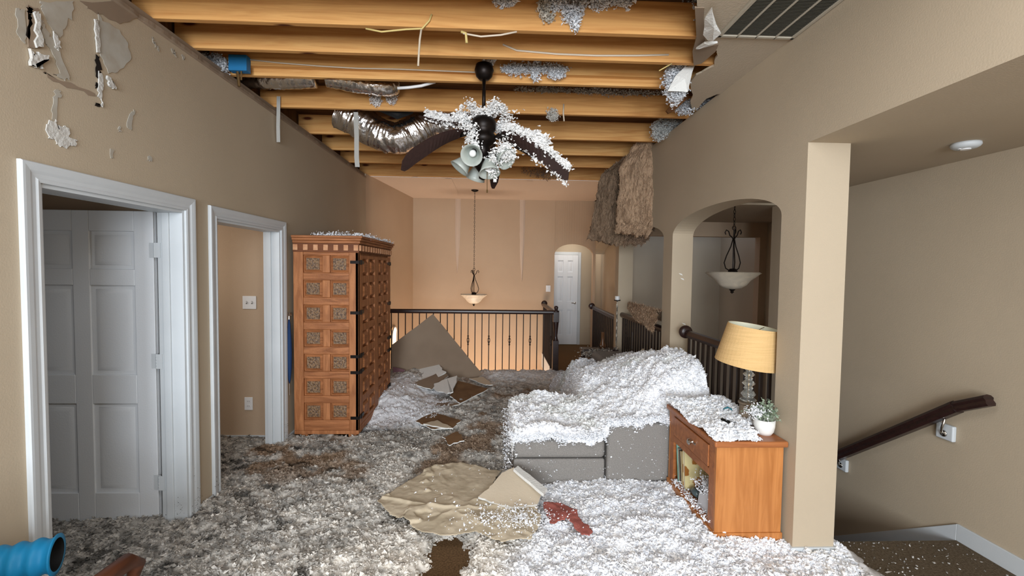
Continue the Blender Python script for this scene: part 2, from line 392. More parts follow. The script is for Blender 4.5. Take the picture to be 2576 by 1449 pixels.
# stairwell shell
b = MB().box((XR, -4.0, SOF), (3.0, 2.40, SOF+.05)).box((XR+.24, 2.40, SOF), (3.0, 4.5, SOF+.05)).box((XR+TH, 4.5, SOF-.04), (4.0, 6.2, SOF+.05))
b = MB().box((XR+.24, -4.0, SOF), (2.9, 4.5, SOF+.05)).box((XR+.2, 4.5, SOF-.02), (3.9, 6.16, SOF+.05))
struct(b.build('ceiling_stairwell', WALL))
b = MB().box((2.9, -4.0, -2.7), (3.0, 4.5, SOF)); struct(b.build('wall_stairwell_right', WALL))
b = MB().box((2.9, 4.5, -2.7), (3.9, 4.6, SOF)).box((3.8, 4.6, -2.7), (3.9, 7.5, SOF+.05)); struct(b.build('wall_stairwell_far_right', WALL))
b = MB().box((XR+TH, 6.12, 2.145), (3.8, 6.24, SOF)).box((3.70, 6.12, -2.7), (3.8, 6.24, 2.145)); struct(b.build('wall_stairwell_header', WALLW))
b = MB().box((2.15, 7.4, -2.7), (3.9, 7.5, SOF+.05)).box((2.15, 7.5, -.1), (2.25, 9.9, CZ)); struct(b.build('wall_stairwell_back', WALL))
b = MB().box((XR, 2.62, -2.7), (XR+.10, 6.26, -.02)); struct(b.build('wall_below_arcade', WALLW))
b = MB().box((XR+.1, 1.5, -2.8), (3.9, 7.5, -2.7)); struct(b.build('floor_lower_stair_hall', DARKF))

# floor of the landing and room (with the stair and foyer openings)
b = MB().box((-5, -4.0, -.25), (XR+.1, 6.95, 0)).box((.98, 6.95, -.25), (2.25, 9.9, 0))
b.box((XR+.1, 6.26, -.25), (2.15, 6.95, 0))
floor = struct(b.build('floor', CARPET))
struct(MB().box((XR+.1, -4.0, -.25), (2.9, 2.60, 0)).build('floor_landing', mat('grey_brown_landing_carpet', (118, 104, 86), .97, c2=(92, 80, 64), scale=(95, 95, 95), bump=.9, bscale=320, spec=.05)))
b = MB()
for k in range(8): b.box((XR+.24, 2.60+k*.27, -.25-.19*(k+1)), (2.9, 2.60+(k+1)*.27, -.19*(k+1)))
struct(b.build('floor_stairs', DARKF, bevel=.012))
b = MB().box((2.885, -4.0, .0), (2.9, 2.60, .105)); b.prism([(2.885, 2.60, .105), (2.885, 2.60, -.02), (2.885, 4.4, -1.27), (2.885, 4.4, -1.14)], (.015, 0, 0))
struct(b.build('baseboard_right', WHITE, bevel=.003))
b = MB().box((XR-.012, 2.388, 0), (XR+.252, 2.62, .10)); struct(b.build('baseboard_post', WHITE, bevel=.003))
b = MB().box((XL, 2.886, 0), (XL+.013, 3.028, .10)).box((XL, 4.102, 0), (XL+.013, 6.65, .10)); struct(b.build('baseboard_left', WHITE, bevel=.003))

# foyer: angled left wall, far wall with an arched hall opening, ceiling
b = MB().prism([(XL, 6.62, -2.8), (-1.60, 8.9, -2.8), (-1.72, 8.9, -2.8), (XL-.13, 6.62, -2.8)], (0, 0, CZ+2.8))
b.box((-2.03, 6.65, -2.8), (XL-.02, 6.7, CZ))
wfl = struct(b.build('wall_foyer_left', WALLW))
b = MB()
def fw(x0, x1, z0a, z0b, ztop=CZ):
    b.add([(x0, 8.8, z0a), (x1, 8.8, z0b), (x1, 8.8, ztop), (x0, 8.8, ztop), (x0, 8.92, z0a), (x1, 8.92, z0b), (x1, 8.92, ztop), (x0, 8.92, ztop)],
          [(0, 1, 2, 3), (4, 7, 6, 5), (0, 4, 5, 1), (3, 2, 6, 7), (0, 3, 7, 4), (1, 5, 6, 2)])
fw(-1.75, 1.17, -2.8, -2.8)
for i in range(24):
    a0 = .5-.5*math.cos(pi*i/24); a1 = .5-.5*math.cos(pi*(i+1)/24); xa, xb = 1.17+.77*a0, 1.17+.77*a1
    fw(xa, xb, arch_z(xa, 1.17, 1.94, 1.955, .22), arch_z(xb, 1.17, 1.94, 1.955, .22))
fw(1.94, 1.99, 0, 0)
b.box((1.10, 8.92, 0), (1.17, 9.8, CZ))
wf = struct(b.build('wall_far', WALLW, bevel=.008))
# pale unpainted joint tape bands on the far wall and ceiling
for (xa, ya, za, xb, yb, zb) in ((1127, 448, 0, 1155, 502, 0), (1333, 455, 0, 1317, 505, 0)):
    p0 = pz(xa, ya, CZ-.002); p1 = pz(xb, yb, CZ-.002); p1[1] = min(p1[1], 8.79); p0[1] = max(p0[1], 6.86)
    MB().add([(p0[0]-.05, p0[1], CZ-.004), (p0[0]+.05, p0[1], CZ-.004), (p1[0]+.05, 8.795, CZ-.004), (p1[0]-.05, 8.795, CZ-.004)], [(0, 1, 2, 3)]).build('joint_tape_strip', CEIL, wf)
for xa, zend in ((1152, 688), (1314, 708)):
    top = py(xa, 503, 8.795); bot = py(xa-2, zend, 8.795); n = 14; vs = []; fs = []
    for i in range(n+1):
        t = i/n; wd = .052*(1-t**3)+.004; xx = top[0]+(bot[0]-top[0])*t + random.uniform(-.004, .004); zz = top[2]+(bot[2]-top[2])*t+.03*(1-t)
        vs += [(xx-wd*.85, 8.797, zz), (xx-wd*.3, 8.786, zz), (xx+wd*.4, 8.784, zz), (xx+wd, 8.797, zz)]
    for i in range(n):
        for k in range(3): fs.append((4*i+k, 4*i+k+1, 4*i+k+5, 4*i+k+4))
    MB().add(vs, fs).build('joint_tape_strip', CEIL, wf)
b = MB().box((-2.1, 6.80, CZ), (2.2, 8.92, CZ+.03)); cf = struct(b.build('ceiling_foyer', CEIL))
vs = []; fs = []; xs = np.linspace(-1.9, 1.7, 150)
for i, xx in enumerate(xs):
    j = .012*random.random(); vs += [(xx, 6.80-.004-j, CZ-.006), (xx, 6.80-.006-j, CZ+.012), (xx, 6.82, CZ-.002)]
for i in range(len(xs)-1): fs += [(3*i, 3*i+1, 3*i+4, 3*i+3), (3*i+2, 3*i, 3*i+3, 3*i+5)]
MB().add(vs, fs).build('torn_drywall_edge', GYP, cf)
b = MB().box((1.1, 9.8, -.1), (2.25, 9.9, CZ)); struct(b.build('wall_hall_end', WALL))
b = MB().box((1.1, 8.92, 2.9), (2.25, 9.9, 3.0)).box((XR+.2, 6.26, 2.6), (2.3, 8.8, 2.7)); struct(b.build('ceiling_hall', CEIL))
b = MB().box((-2.1, 6.95, -2.9), (1.0, 8.9, -2.8)); struct(b.build('floor_foyer', CONC))
b = MB().box((-2.1, 6.85, -2.8), (1.05, 6.95, -.02)).box((.98, 6.95, -2.8), (1.06, 8.8, -.02)); struct(b.build('wall_foyer_lower', WALLW))
b = MB().box((-2.05, 6.90, -.27), (.98, 6.953, .0)).box((.945, 6.95, -.27), (.982, 8.8, 0)); struct(b.build('trim_2', WHITE))
# arched window low on the foyer's left wall
wn = empty('window_1', (-1.66, 7.75, .2), kind='structure')
pts = [(0, -.18, 0), (0, .18, 0)] + [(0, .18*math.cos(t), .22+.18*math.sin(t)) for t in np.linspace(0, pi, 12)]
gl = mat('lit_window_daylight', (255, 222, 170), .4, emit=2.2)
MB().add([(p[0]+.012-1.745, 7.75+p[1], .22+p[2]) for p in pts], [tuple(range(len(pts)))]).build('pane', gl, wn)
MB().tube([(-1.735, 7.75+p[1]*1.05, .22+p[2]*1.03) for p in pts+pts[:1]], .014, 6).build('frame', WHITE, wn)

# hall door at the far end
d3 = empty('door_3', (1.6, 9.8, 0), kind='structure')
lf = door6(.56, 1.975, .03, DOORW, None); lf.location = (1.262, 9.755, .012); bpy.context.view_layer.update()
lf.parent = d3; lf.matrix_parent_inverse = d3.matrix_world.inverted()
cb = MB(); prof = .065
cb.box((1.19, 9.782, 0), (1.255, 9.80, 2.05)).box((1.828, 9.782, 0), (1.893, 9.80, 2.05)).box((1.255, 9.782, 1.992), (1.828, 9.80, 2.055))
cb.build('casing', WHITE, d3, bevel=.004)
hb = MB().tube([(1.765, 9.755, .93), (1.765, 9.70, .93)], .012).tube([(1.765, 9.70, .93), (1.68, 9.70, .935)], .009).lathe([(.027, 0), (.027, .008), (.0, .01)], (1.765, 9.755, .93), 14, Matrix.Rotation(pi/2, 3, 'X'))
hb.build('door_handle', STEEL, d3)

# walls behind the camera, with two windows letting the daylight in
b = MB(); Y0, Y1 = -4.1, -4.0
b.box((XL, Y0, 0), (3.0, Y1, .7)).box((XL, Y0, 2.8), (3.0, Y1, CZ)).box((XL, Y0, .7), (-1.65, Y1, 2.8)).box((-.15, Y0, .7), (.2, Y1, 2.8)).box((1.7, Y0, .7), (3.0, Y1, 2.8))
struct(b.build('wall_back', WALL))
for i, x0 in enumerate((-1.65, .2)):
    e = empty(f'window_{i+2}', (x0, -4.05, .7), kind='structure'); ya, yb = -4.07, -4.03
    b = MB().box((x0, ya, .7), (x0+1.5, yb, .74)).box((x0, ya, 2.76), (x0+1.5, yb, 2.8)).box((x0, ya, .74), (x0+.04, yb, 2.76)).box((x0+1.46, ya, .74), (x0+1.5, yb, 2.76)).box((x0+.73, ya, .74), (x0+.77, yb, 2.76))
    b.build('frame', WHITE, e)

# what is left of the ceiling on the right (torn edge), with joists running over it
edge_px = [(1752, -180), (1750, 10), (1762, 60), (1748, 95), (1790, 112), (1806, 125), (1795, 160), (1752, 185), (1737, 205), (1742, 235), (1738, 262), (1748, 277), (1760, 262), (1778, 243), (1808, 231)]
edge = [pz(x, y, CZ) for x, y in edge_px]; poly = []
for i in range(len(edge)-1):
    for t in np.linspace(0, 1, 5)[:-1]:
        p = edge[i]*(1-t)+edge[i+1]*t; poly.append((p[0]+random.uniform(-.008, .008), p[1]+random.uniform(-.008, .008), CZ-.013))
poly = [(p[0], max(p[1], -4.0), p[2]) for p in poly]
last = edge[-1]; poly += [(XR+.02, last[1], CZ-.013), (XR+.02, -4.0, CZ-.013), (poly[0][0], -4.0, CZ-.013)]
cr = struct(MB().prism(poly, (0, 0, .013)).build('ceiling_right', CEILR))
b = MB().box((XL-.1, -4.0, CZ-.01), (1.15, 1.3, CZ)); struct(b.build('ceiling_near', CEIL))
b = MB().box((-2.3, -4.0, 3.235), (2.2, 7.0, 3.27)); struct(b.build('ceiling_attic_deck', ATTIC))
b = MB().box((-2.3, -4.0, 2.9), (-2.05, 7.0, 3.25)).box((XR+.24, -4.0, CZ), (2.2, 8.9, 3.27)).box((-2.3, 6.84, CZ+.03), (2.2, 6.9, 3.25)); struct(b.build('wall_attic_edge', ATTIC))

# ------------------------------------------------------------------ ceiling joists
jy = [2.19, 2.625, 2.955, 3.345, 3.975, 4.72, 5.34, 5.955, 6.765]
names = ['nearest exposed ceiling joist, at the top edge of the view', 'second exposed joist, with a black knot and white fluff on its upper edge',
         'exposed joist with a white cable running along it toward the torn ceiling', 'exposed joist that carries the ceiling fan and the blue box',
         'exposed joist marked 1064 in black', 'exposed joist behind the hanging foil duct', 'exposed joist behind the fan blades, third from the far ceiling',
         'exposed joist just beyond the fan, second from the far ceiling', 'farthest exposed joist, against the edge of the intact ceiling']
joists = []
for i, yy in enumerate(jy):
    b = MB(); b.box((-2.03, yy-.019, CZ), (XR+.2, yy+.019, CZ+.19))
    if i in (3,): b.box((-2.03, yy-.066, CZ+.05), (XR+.2, yy-.020, CZ+.19))
    j = b.build('ceiling_joist', PINE[i % 3], None, bevel=.003, loc=(-.1, yy, CZ))
    tag(j, names[i], 'joist', 'ceiling joists'); joists.append(j)
# board bottoms at the wet joist: blackened nail stains
# 1064 in black marking paint on the fifth joist
def stroke(pts, w_):
    P = [py(x, y, jy[4]-.0205) for x, y in pts]; vs = []; fs = []
    for i, p in enumerate(P):
        d = np.array(P[min(i+1, len(P)-1)])-np.array(P[max(i-1, 0)]); n_ = np.array([-d[2], 0, d[0]]); n_ /= np.linalg.norm(n_)+1e-9
        vs += [tuple(p+n_*w_/2), tuple(p-n_*w_/2)]
    for i in range(len(P)-1): fs.append((2*i, 2*i+1, 2*i+3, 2*i+2))
    return vs, fs
b = MB(); W = .022
def circ(cx, cy, rx, ry, a0, a1, n=16): return [(cx+rx*math.cos(t), cy+ry*math.sin(t)) for t in np.linspace(a0, a1, n)]
for pts in ([(677, 212), (679, 235), (680, 258)], circ(714, 222, 19, 30, 0, 2*pi, 28), circ(770, 238, 17, 17, 0, 2*pi, 22),
            [(778, 206), (768, 210), (759, 218), (754, 230), (753, 240)], [(806, 208), (805, 220), (812, 230), (826, 231), (832, 222), (834, 207)], [(834, 207), (833, 235), (832, 264)]):
    b.add(*stroke(pts, W))
b.build('painted_number', SPRAY, joists[4])
b = MB()
for q in ((815, 84), (862, 86), (783, 62), (697, 58)):
    p = py(q[0], q[1], jy[1]-.0205); n = 9
    MB().add([(p[0]+random.uniform(.02, .04)*math.cos(t), p[1], p[2]+.008*math.sin(t)*random.uniform(.5, 1.3)) for t in np.linspace(0, 2*pi, n, endpoint=False)], [tuple(range(n))]).build('black_stain', SPRAY, joists[1])

# ------------------------------------------------------------------ ceiling return vent
v0 = pz(1803, 92, CZ-.02); v1 = pz(1999, 97, CZ-.02)
vx0, vx1, vy1 = v0[0], XR-.005, v1[1]; vy0 = vy1-1.0
e = empty('return_air_vent', ((vx0+vx1)/2, vy1-.5, CZ-.013), 'long beige return air grille in the ceiling beside the torn edge', 'vent')
b = MB(); z0, z1 = CZ-.028, CZ-.013; fwd = .02
b.box((vx0, vy0, z0), (vx0+fwd, vy1, z1)).box((vx1-fwd, vy0, z0), (vx1, vy1, z1)).box((vx0, vy1-fwd, z0), (vx1, vy1, z1)).box((vx0, vy0, z0), (vx1, vy0+fwd, z1))
for k in (1, 2, 3): xx = vx0+(vx1-vx0)*k/4; b.box((xx-.005, vy0, z0), (xx+.005, vy1, z1))
b.build('grille_frame', VENTW, e, bevel=.002)
b = MB(); b.box((vx0+.01, vy0+.01, z1-.002), (vx1-.01, vy1-.01, z1)); b.build('dark_filter', VENTD, e)
b = MB(); n = 80
for k in range(n): yy = vy0+.02+(1.0-.04)*k/n; b.box((vx0+.02, yy, z0+.005), (vx1-.02, yy+.0035, z1-.002))
b.build('louvre', mat('dark_louvre_metal', (74, 72, 64), .5), e)

# ------------------------------------------------------------------ six-bladed view of the fan
FX, FY = -.094, 3.20; DZ = .065
e = fan = empty('ceiling_fan', (FX, FY, CZ+.1), 'dark five-blade ceiling fan with drooping blades and clumps of white insulation', 'ceiling fan')
b = MB().lathe([(.0, 3.108), (.03, 3.10), (.058, 3.085), (.068, 3.048), (.058, 3.008), (.035, 2.985), (.015, 2.98)], (FX, FY, 0), 24); b.build('canopy', BLACKM, e, smooth=True)
MB().box((FX-.03, FY, 3.06), (FX+.03, 3.282, 3.09)).build('mounting_bracket', BLACKM, e)
MB().tube([(FX, FY, 3.0), (FX, FY, 2.755)], .0125, 12).build('downrod', BLACKM, e, smooth=True)
b = MB().lathe([(.02, 2.775), (.03, 2.735), (.055, 2.725), (.075, 2.710), (.09, 2.685), (.085, 2.635), (.07, 2.615), (.085, 2.595), (.09, 2.555), (.07, 2.535), (.045, 2.515), (.045, 2.435), (.06, 2.420), (.06, 2.375), (.045, 2.355), (.03, 2.335), (.03, 2.295), (.012, 2.285), (.0, 2.280)], (FX, FY, 0), 28)
b.build('motor_housing', BLACKM, e, smooth=True)
tips = []
def blade_pt(ang, r0, r1, z0, droop, t):
    a = math.radians(ang); d = np.array([math.cos(a), math.sin(a), 0]); s_ = np.array([-d[1], d[0], 0])
    r_ = r0+(r1-r0)*t; z = z0 - droop*(t**1.5)
    ph = math.radians(18+ (42 if droop > .2 else (18 if droop > 0 else 8))*min(1, t*1.6))
    far = s_ if s_[1] >= 0 else -s_                      # the edge away from the viewer hangs lower
    w_ = far*math.cos(ph)+np.array([0, 0, -1.])*math.sin(ph)*(1 if droop > 0 else .3)
    return np.array([FX, FY, 0])+d*r_+np.array([0, 0, z]), w_
def blade(ang, r0, r1, z0, droop, w0=.10, w1=.135):
    n = 18; vs = []
    for i in range(n+1):
        t = i/n; c, w_ = blade_pt(ang, r0, r1, z0, droop, t); c2, _ = blade_pt(ang, r0, r1, z0, droop, min(1, t+.02)); c1, _ = blade_pt(ang, r0, r1, z0, droop, max(0, t-.02))
        tn = (c2-c1)/np.linalg.norm(c2-c1); nn = np.cross(tn, w_); nn /= np.linalg.norm(nn)
        wd = (w0+(w1-w0)*t)/2
        if t > .88: wd *= math.sqrt(max(.2, 1-((t-.88)/.13)**2))
        if t < .1: wd *= .6+4*t
        for sg, th in ((-1, -.003), (1, -.003), (1, .003), (-1, .003)): vs.append(tuple(c+w_*sg*wd+nn*th))
    fs = []
    for i in range(n):
        for k in range(4): fs.append((4*i+k, 4*i+(k+1) % 4, 4*i+4+(k+1) % 4, 4*i+4+k))
    fs += [(3, 2, 1, 0), (4*n, 4*n+1, 4*n+2, 4*n+3)]
    bl = MB().add(vs, fs).build('blade', BLADE, e, smooth=False)
    p1, _ = blade_pt(ang, r0, r1, z0, droop, .1); c = np.array([FX, FY, 2.575]); p0 = c*.6+np.array([p1[0], p1[1], 2.575])*.4
    MB().tube([p0, (p0+p1)/2+np.array([0, 0, .01]), p1+np.array([0, 0, -.004])], [.014, .014, .022], 8).build('blade_iron', BLACKM, bl)
BL = [(2, .13, .615, 2.61, .28), (38, .13, .565, 2.635, .07), (80, .13, .53, 2.595, .25), (150, .13, .565, 2.69, -.11), (208, .13, .585, 2.59, .28)]
for p in BL: blade(*p)
# lamp shades of the light kit
def shade(pos, dirv, r=.075, L=.11, bulb=False):
    z = Vector((0, 0, 1)); dv = Vector(dirv).normalized(); R = z.rotation_difference(dv).to_matrix()
    prof = [(.022, 0), (.030, .01), (.040, .03), (.05, .055), (.062, .085), (r, L), (r-.004, L), (.056, .084), (.046, .056), (.034, .03), (.02, .012)]
    sh = MB().lathe([(a, c) for a, c in prof], pos, 20, R, cap=False).build('lamp_shade', GLASSF, e, smooth=True)
    MB().lathe([(.0, -.035), (.02, -.03), (.024, 0), (.024, .012), (0, .014)], pos, 14, R).build('socket', BLACKM, sh, smooth=True)
    if True: MB().lathe([(.0, .085), (.016, .082), (.024, .065), (.022, .045), (.013, .02), (.012, .01)], pos, 14, R).build('bulb', BULB, sh, smooth=True)
    MB().tube([(FX, FY, 2.405), tuple((Vector((FX, FY, 2.405))*.4+Vector(pos)*.6)+Vector((0, 0, .02))), pos], .008, 8).build('arm', BLACKM, sh)
shade((FX-.10, FY-.03, 2.435), (-.62, -.12, -.78)); shade((FX-.06, FY-.10, 2.460), (-.12, -.86, -.5), bulb=True)
shade((FX+.10, FY-.06, 2.465), (.62, -.55, -.56), r=.078); shade((FX+.035, FY-.09, 2.405), (.12, -.35, -.93)); shade((FX-.03, FY+.10, 2.415), (-.3, .4, -.86))
MB().tube([(FX+.03, FY-.11, 2.36), (FX+.032, FY-.115, 2.19)], .0025, 5).tube([(FX+.032, FY-.115, 2.195), (FX+.032, FY-.115, 2.175)], .006, 6).build('pull_chain', BRASS, e)
# fluff lying on the blades: its own material, a loose thing on the fan
Pf = []
for B_, (cnt, ta, tb, hh) in zip(BL, ((1100, .03, 1.0, .045), (1900, .0, .95, .085), (0, 0, 0, 0), (1700, .0, .8, .075), (30, 0, .2, .01))):
    for i in range(cnt):
        t = random.uniform(ta, tb); c, w_ = blade_pt(*B_, t); lump = float(fbm(t*7, B_[0]*.37, 1, 2))
        off = random.uniform(-.055, .03 if B_[4] < .2 else -.035)
        Pf.append(c+w_*off+np.array([0, 0, .008+hh*(.25+1.6*max(0, lump-.3))*random.random()]))
    if B_[0] == 2:
        for i in range(260): c, w_ = blade_pt(*B_, random.uniform(.45, .68)); Pf.append(c-w_*.05+rng.normal(0, .018, 3)+np.array([0, 0, .04]))
        for i in range(70): c, w_ = blade_pt(*B_, random.uniform(.3, 1)); Pf.append(c+w_*.065+rng.normal(0, .004, 3))
Pf = [np.array(Pf)]
q = rng.normal(0, 1, (900, 3))*np.array([.075, .04, .018])+np.array([FX+.03, FY, 2.765]); q[:, 2] += .03*np.cos(q[:, 0]*30)+.0; Pf.append(q)
Pf.append(rng.normal(0, 1, (220, 3))*np.array([.025, .02, .06])+np.array([FX-.075, FY-.06, 2.55]))
Pf.append(rng.normal(0, 1, (260, 3))*np.array([.03, .02, .03])+np.array([FX+.16, FY-.13, 2.46]))
Pf.append(rng.normal(0, 1, (120, 3))*np.array([.015, .015, .035])+np.array([FX+.07, FY-.12, 2.37]))
Pf = np.concatenate(Pf)
fluff_obj('insulation_clumps', Pf, rng.uniform(.010, .019, len(Pf)), whites(len(Pf), .84, .95, (1, .99, .97)), 'white insulation clumps piled on the ceiling fan blades and lamp shades')

# ------------------------------------------------------------------ pendants
def pendant(x, y, ztop, zrim, R_, zbot, label, m):
    e = empty('pendant_light', (x, y, ztop), label, 'pendant light', 'bowl pendant lights')
    MB().lathe([(.065, ztop), (.06, ztop-.015), (.03, ztop-.03), (0, ztop-.035)], (x, y, 0), 20).build('canopy', BLACKM, e, smooth=True)
    zs = zrim+.46; b = MB(); z = ztop-.03; k = 0
    while z > zs:
        a = Vector((0, .009, 0)) if k % 2 else Vector((.009, 0, 0))
        pts = [Vector((x, y, z-.02)) + a*math.cos(t) + Vector((0, 0, .022*math.sin(t))) for t in np.linspace(0, 2*pi, 9)]
        b.tube(pts, .0028, 5, cap=False); z -= .036; k += 1
    b.build('chain', BLACKM, e)
    b = MB()
    b.tube([(x+.018*math.cos(t), y, zs-.02+.018*math.sin(t)) for t in np.linspace(0, 2*pi, 12)], .004, 6, cap=False)
    b.tube([(x, y, zs-.04), (x, y, zrim+.02)], .006, 8)
    for k in range(3):
        a = 2*pi*k/3+.2; c, s_ = math.cos(a), math.sin(a)
        prof = [(.09, .38), (.10, .40), (.085, .425), (.06, .41), (.045, .37), (.02, .35), (.01, .33), (.03, .26), (.075, .17), (.10, .10), (.08, .045), (.035, .02), (.015, .02)]
        b.tube([(x+c*r_*.85, y+s_*r_*.85, zrim+h) for r_, h in prof], .0055, 6)
    b.lathe([(.0, zrim+.045), (.03, zrim+.04), (.045, zrim+.015), (.04, zrim), (0, zrim)], (x, y, 0), 16)
    b.build('scroll_frame', BLACKM, e)
    d = zrim-zbot
    pr = [(R_, zrim), (R_*.93, zrim-.012), (R_*.80, zrim-.04*d/.2), (R_*.64, zrim-.35*d), (R_*.5, zrim-.58*d), (R_*.32, zrim-.73*d), (R_*.12, zrim-.78*d), (.0, zrim-.79*d)]
    MB().lathe(pr+[(a*.96, z+.008) for a, z in pr[::-1]], (x, y, 0), 40, cap=False).build('glass_bowl', m, e, smooth=True)
    MB().lathe([(.0, zrim-.74*d), (.03, zrim-.77*d), (.026, zrim-.82*d), (.012, zrim-.88*d), (.018, zrim-.93*d), (0, zbot)], (x, y, 0), 14).build('finial', BLACKM, e, smooth=True)
pendant(-.37, 7.8, CZ, 1.205, .24, 1.0, 'bowl pendant hanging over the foyer in front of the far wall', ALAB)
pendant(2.335, 4.3, SOF, 1.645, .255, 1.44, 'bowl pendant hanging in the dim stairwell behind the near arch', ALAB)

# ------------------------------------------------------------------ railings
def railing(p0, p1, z, n, name_loc, label, newel0=None, newel1=None, basket=0, z0=.0, rosette=None, bal_r=.007, group='stair railings'):
    e = empty('stair_railing', (p0[0], p0[1], 0), label, 'railing', group)
    a = Vector((*p0, z)); c = Vector((*p1, z)); d = (c-a).normalized(); s = Vector((-d.y, d.x, 0))
    prof = [(-.032, 0), (-.034, -.02), (-.024, -.045), (.024, -.045), (.034, -.02), (.032, 0), (.02, .015), (0, .02), (-.02, .015)]
    vs = [a+s*u+Vector((0, 0, v)) for u, v in prof]+[c+s*u+Vector((0, 0, v)) for u, v in prof]; k = len(prof)
    fs = [tuple(range(k)), tuple(range(2*k-1, k-1, -1))]+[(i, (i+1) % k, (i+1) % k+k, i+k) for i in range(k)]
    MB().add(vs, fs).build('handrail', RAILW, e)
    for i in range(n):
        q = a+(c-a)*((i+.5)/n); b = MB(); q2 = (q.x, q.y)
        b.box((q.x-bal_r, q.y-bal_r, z0), (q.x+bal_r, q.y+bal_r, z-.04))
        if basket and i % 3 == basket-1:
            for k2 in range(4):
                t0 = k2*pi/2
                b.tube([(q.x+.022*math.sin(pi*h/6)*math.cos(t0+h*.5), q.y+.022*math.sin(pi*h/6)*math.sin(t0+h*.5), z-.52+h*.02) for h in range(7)], .003, 5)
            b.lathe([(.011, z-.535), (.014, z-.525), (.011, z-.515)], (q.x, q.y, 0), 10).lathe([(.011, z-.405), (.014, z-.395), (.011, z-.385)], (q.x, q.y, 0), 10)
        b.build('baluster', IRON, e)
    for nw in (newel0, newel1):
        if nw:
            x, y, h = nw; b = MB().box((x-.045, y-.045, 0), (x+.045, y+.045, .55)).box((x-.045, y-.045, h-.22), (x+.045, y+.045, h-.06))
            b.lathe([(.045, .55), (.032, .58), (.026, .62), (.034, .72), (.042, h-.26), (.045, h-.22)], (x, y, 0), 16)
            b.lathe([(.05, h-.06), (.05, h-.045), (.025, h-.035), (.03, h-.01), (.034, h+.01), (.022, h+.03), (0, h+.035)], (x, y, 0), 16)
            b.build('newel_post', RAILW, e, bevel=.004)
    if rosette:
        x, y, zz, ax = rosette
        R = Matrix.Rotation(pi/2, 3, 'X' if ax == 'y' else 'Y')
        MB().lathe([(0, -.03), (.035, -.028), (.058, -.015), (.06, .0), (.058, .015), (.035, .028), (0, .03)], (x, y, zz), 22, R).build('end_rosette', RAILW, e, smooth=True)
    return e
r = railing((-1.86, 6.90), (.93, 6.90), 1.005, 26, None, 'long railing in front of the foyer, seen from the front with iron basket balusters', newel1=(.955, 6.90, 1.06), basket=2, z0=.0)
for c in list(r.children):
    if c.name.startswith('newel'): break
railing((.955, 6.98), (.955, 8.76), .985, 15, None, 'railing running back from the dark newel to the far wall', rosette=(.975, 8.74, .99, 'y'))
rail_n = railing((XR+.06, 3.99), (XR+.06, 2.62), 1.10, 15, None, 'railing in the near arch behind the table lamp', rosette=(XR+.05, 4.0, 1.10, 'y'), bal_r=.009)
railing((XR+.06, 6.07), (XR+.06, 4.48), 1.06, 17, None, 'railing in the middle arch with a brown batt lying over it', bal_r=.009)
railing((XR+.12, 8.2), (XR+.05, 6.28), .985, 16, None, 'railing in the farthest arch beyond the pier', rosette=(XR+.10, 8.2, .99, 'y'), bal_r=.009)

# wall-mounted handrail going down the stairs on the right
e = empty('wall_handrail', (2.84, 2.5, .9), 'dark wooden handrail sloping down the stairwell wall on the right', 'handrail')
def sweep(pts, prof, m, name, par):
    vs = []; k = len(prof)
    for i, p in enumerate(pts):
        p = Vector(p); d = (Vector(pts[min(i+1, len(pts)-1)])-Vector(pts[max(i-1, 0)])).normalized(); s = d.cross(Vector((0, 0, 1))).normalized(); u = s.cross(d)
        vs += [p+s*a+u*c for a, c in prof]
    fs = [tuple(range(k)), tuple(range((len(pts))*k-1, (len(pts)-1)*k-1, -1))]
    for i in range(len(pts)-1): fs += [(i*k+j, i*k+(j+1) % k, (i+1)*k+(j+1) % k, (i+1)*k+j) for j in range(k)]
    return MB().add(vs, fs).build(name, m, par)
rp = [(-.03, -.02), (-.022, -.034), (.022, -.034), (.03, -.02), (.024, -.002), (.032, .012), (.022, .026), (0, .032), (-.022, .026), (-.032, .012), (-.024, -.002)]
A = px(2489, 1006, 2.83); B = px(2406, 1022, 2.83); C_ = px(2100, 1148, 2.83); C2 = B+(C_-B)*1.5
sweep([B, C2], [(a*1.12, c*1.12) for a, c in rp], RAILW, 'rail', e); sweep([A, B], rp, RAILW, 'rail_end', e)
for q in ((2385, 1086), (2123, 1167)):
    p = px(q[0], q[1], 2.9)
    MB().box((2.872, p[1]-.055, p[2]-.05), (2.90, p[1]+.055, p[2]+.05)).build('backing_block', WHITE, e, bevel=.008)
    t = (p[1]-B[1])/(C_[1]-B[1]); rz = B[2]+(C_[2]-B[2])*t-.04
    MB().tube([(2.872, p[1], p[2]-.01), (2.85, p[1]-.005, p[2]+.0), (2.835, p[1]-.02, p[2]+.03), (2.832, p[1]-.04, rz+.02)], .007, 8).lathe([(.022, 0), (.02, .006), (0, .008)], (2.872, p[1], p[2]-.01), 12, Matrix.Rotation(-pi/2, 3, 'Y')).build('bracket', STEEL, e, smooth=True)

p = pz(2430, 360, SOF)
e = empty('smoke_detector', (p[0], p[1], SOF), 'round white smoke detector on the stairwell ceiling', 'smoke detector')
MB().lathe([(.062, SOF), (.064, SOF-.012), (.058, SOF-.022), (.045, SOF-.03), (.0, SOF-.032)], (p[0], p[1], 0), 32).build('housing', WHITE, e, smooth=True)
MB().lathe([(.022, SOF-.030), (.022, SOF-.036), (0, SOF-.037)], (p[0], p[1], 0), 20).box((p[0]-.04, p[1]-.004, SOF-.034), (p[0]-.028, p[1]+.004, SOF-.028)).build('test_button', PLATE, e)

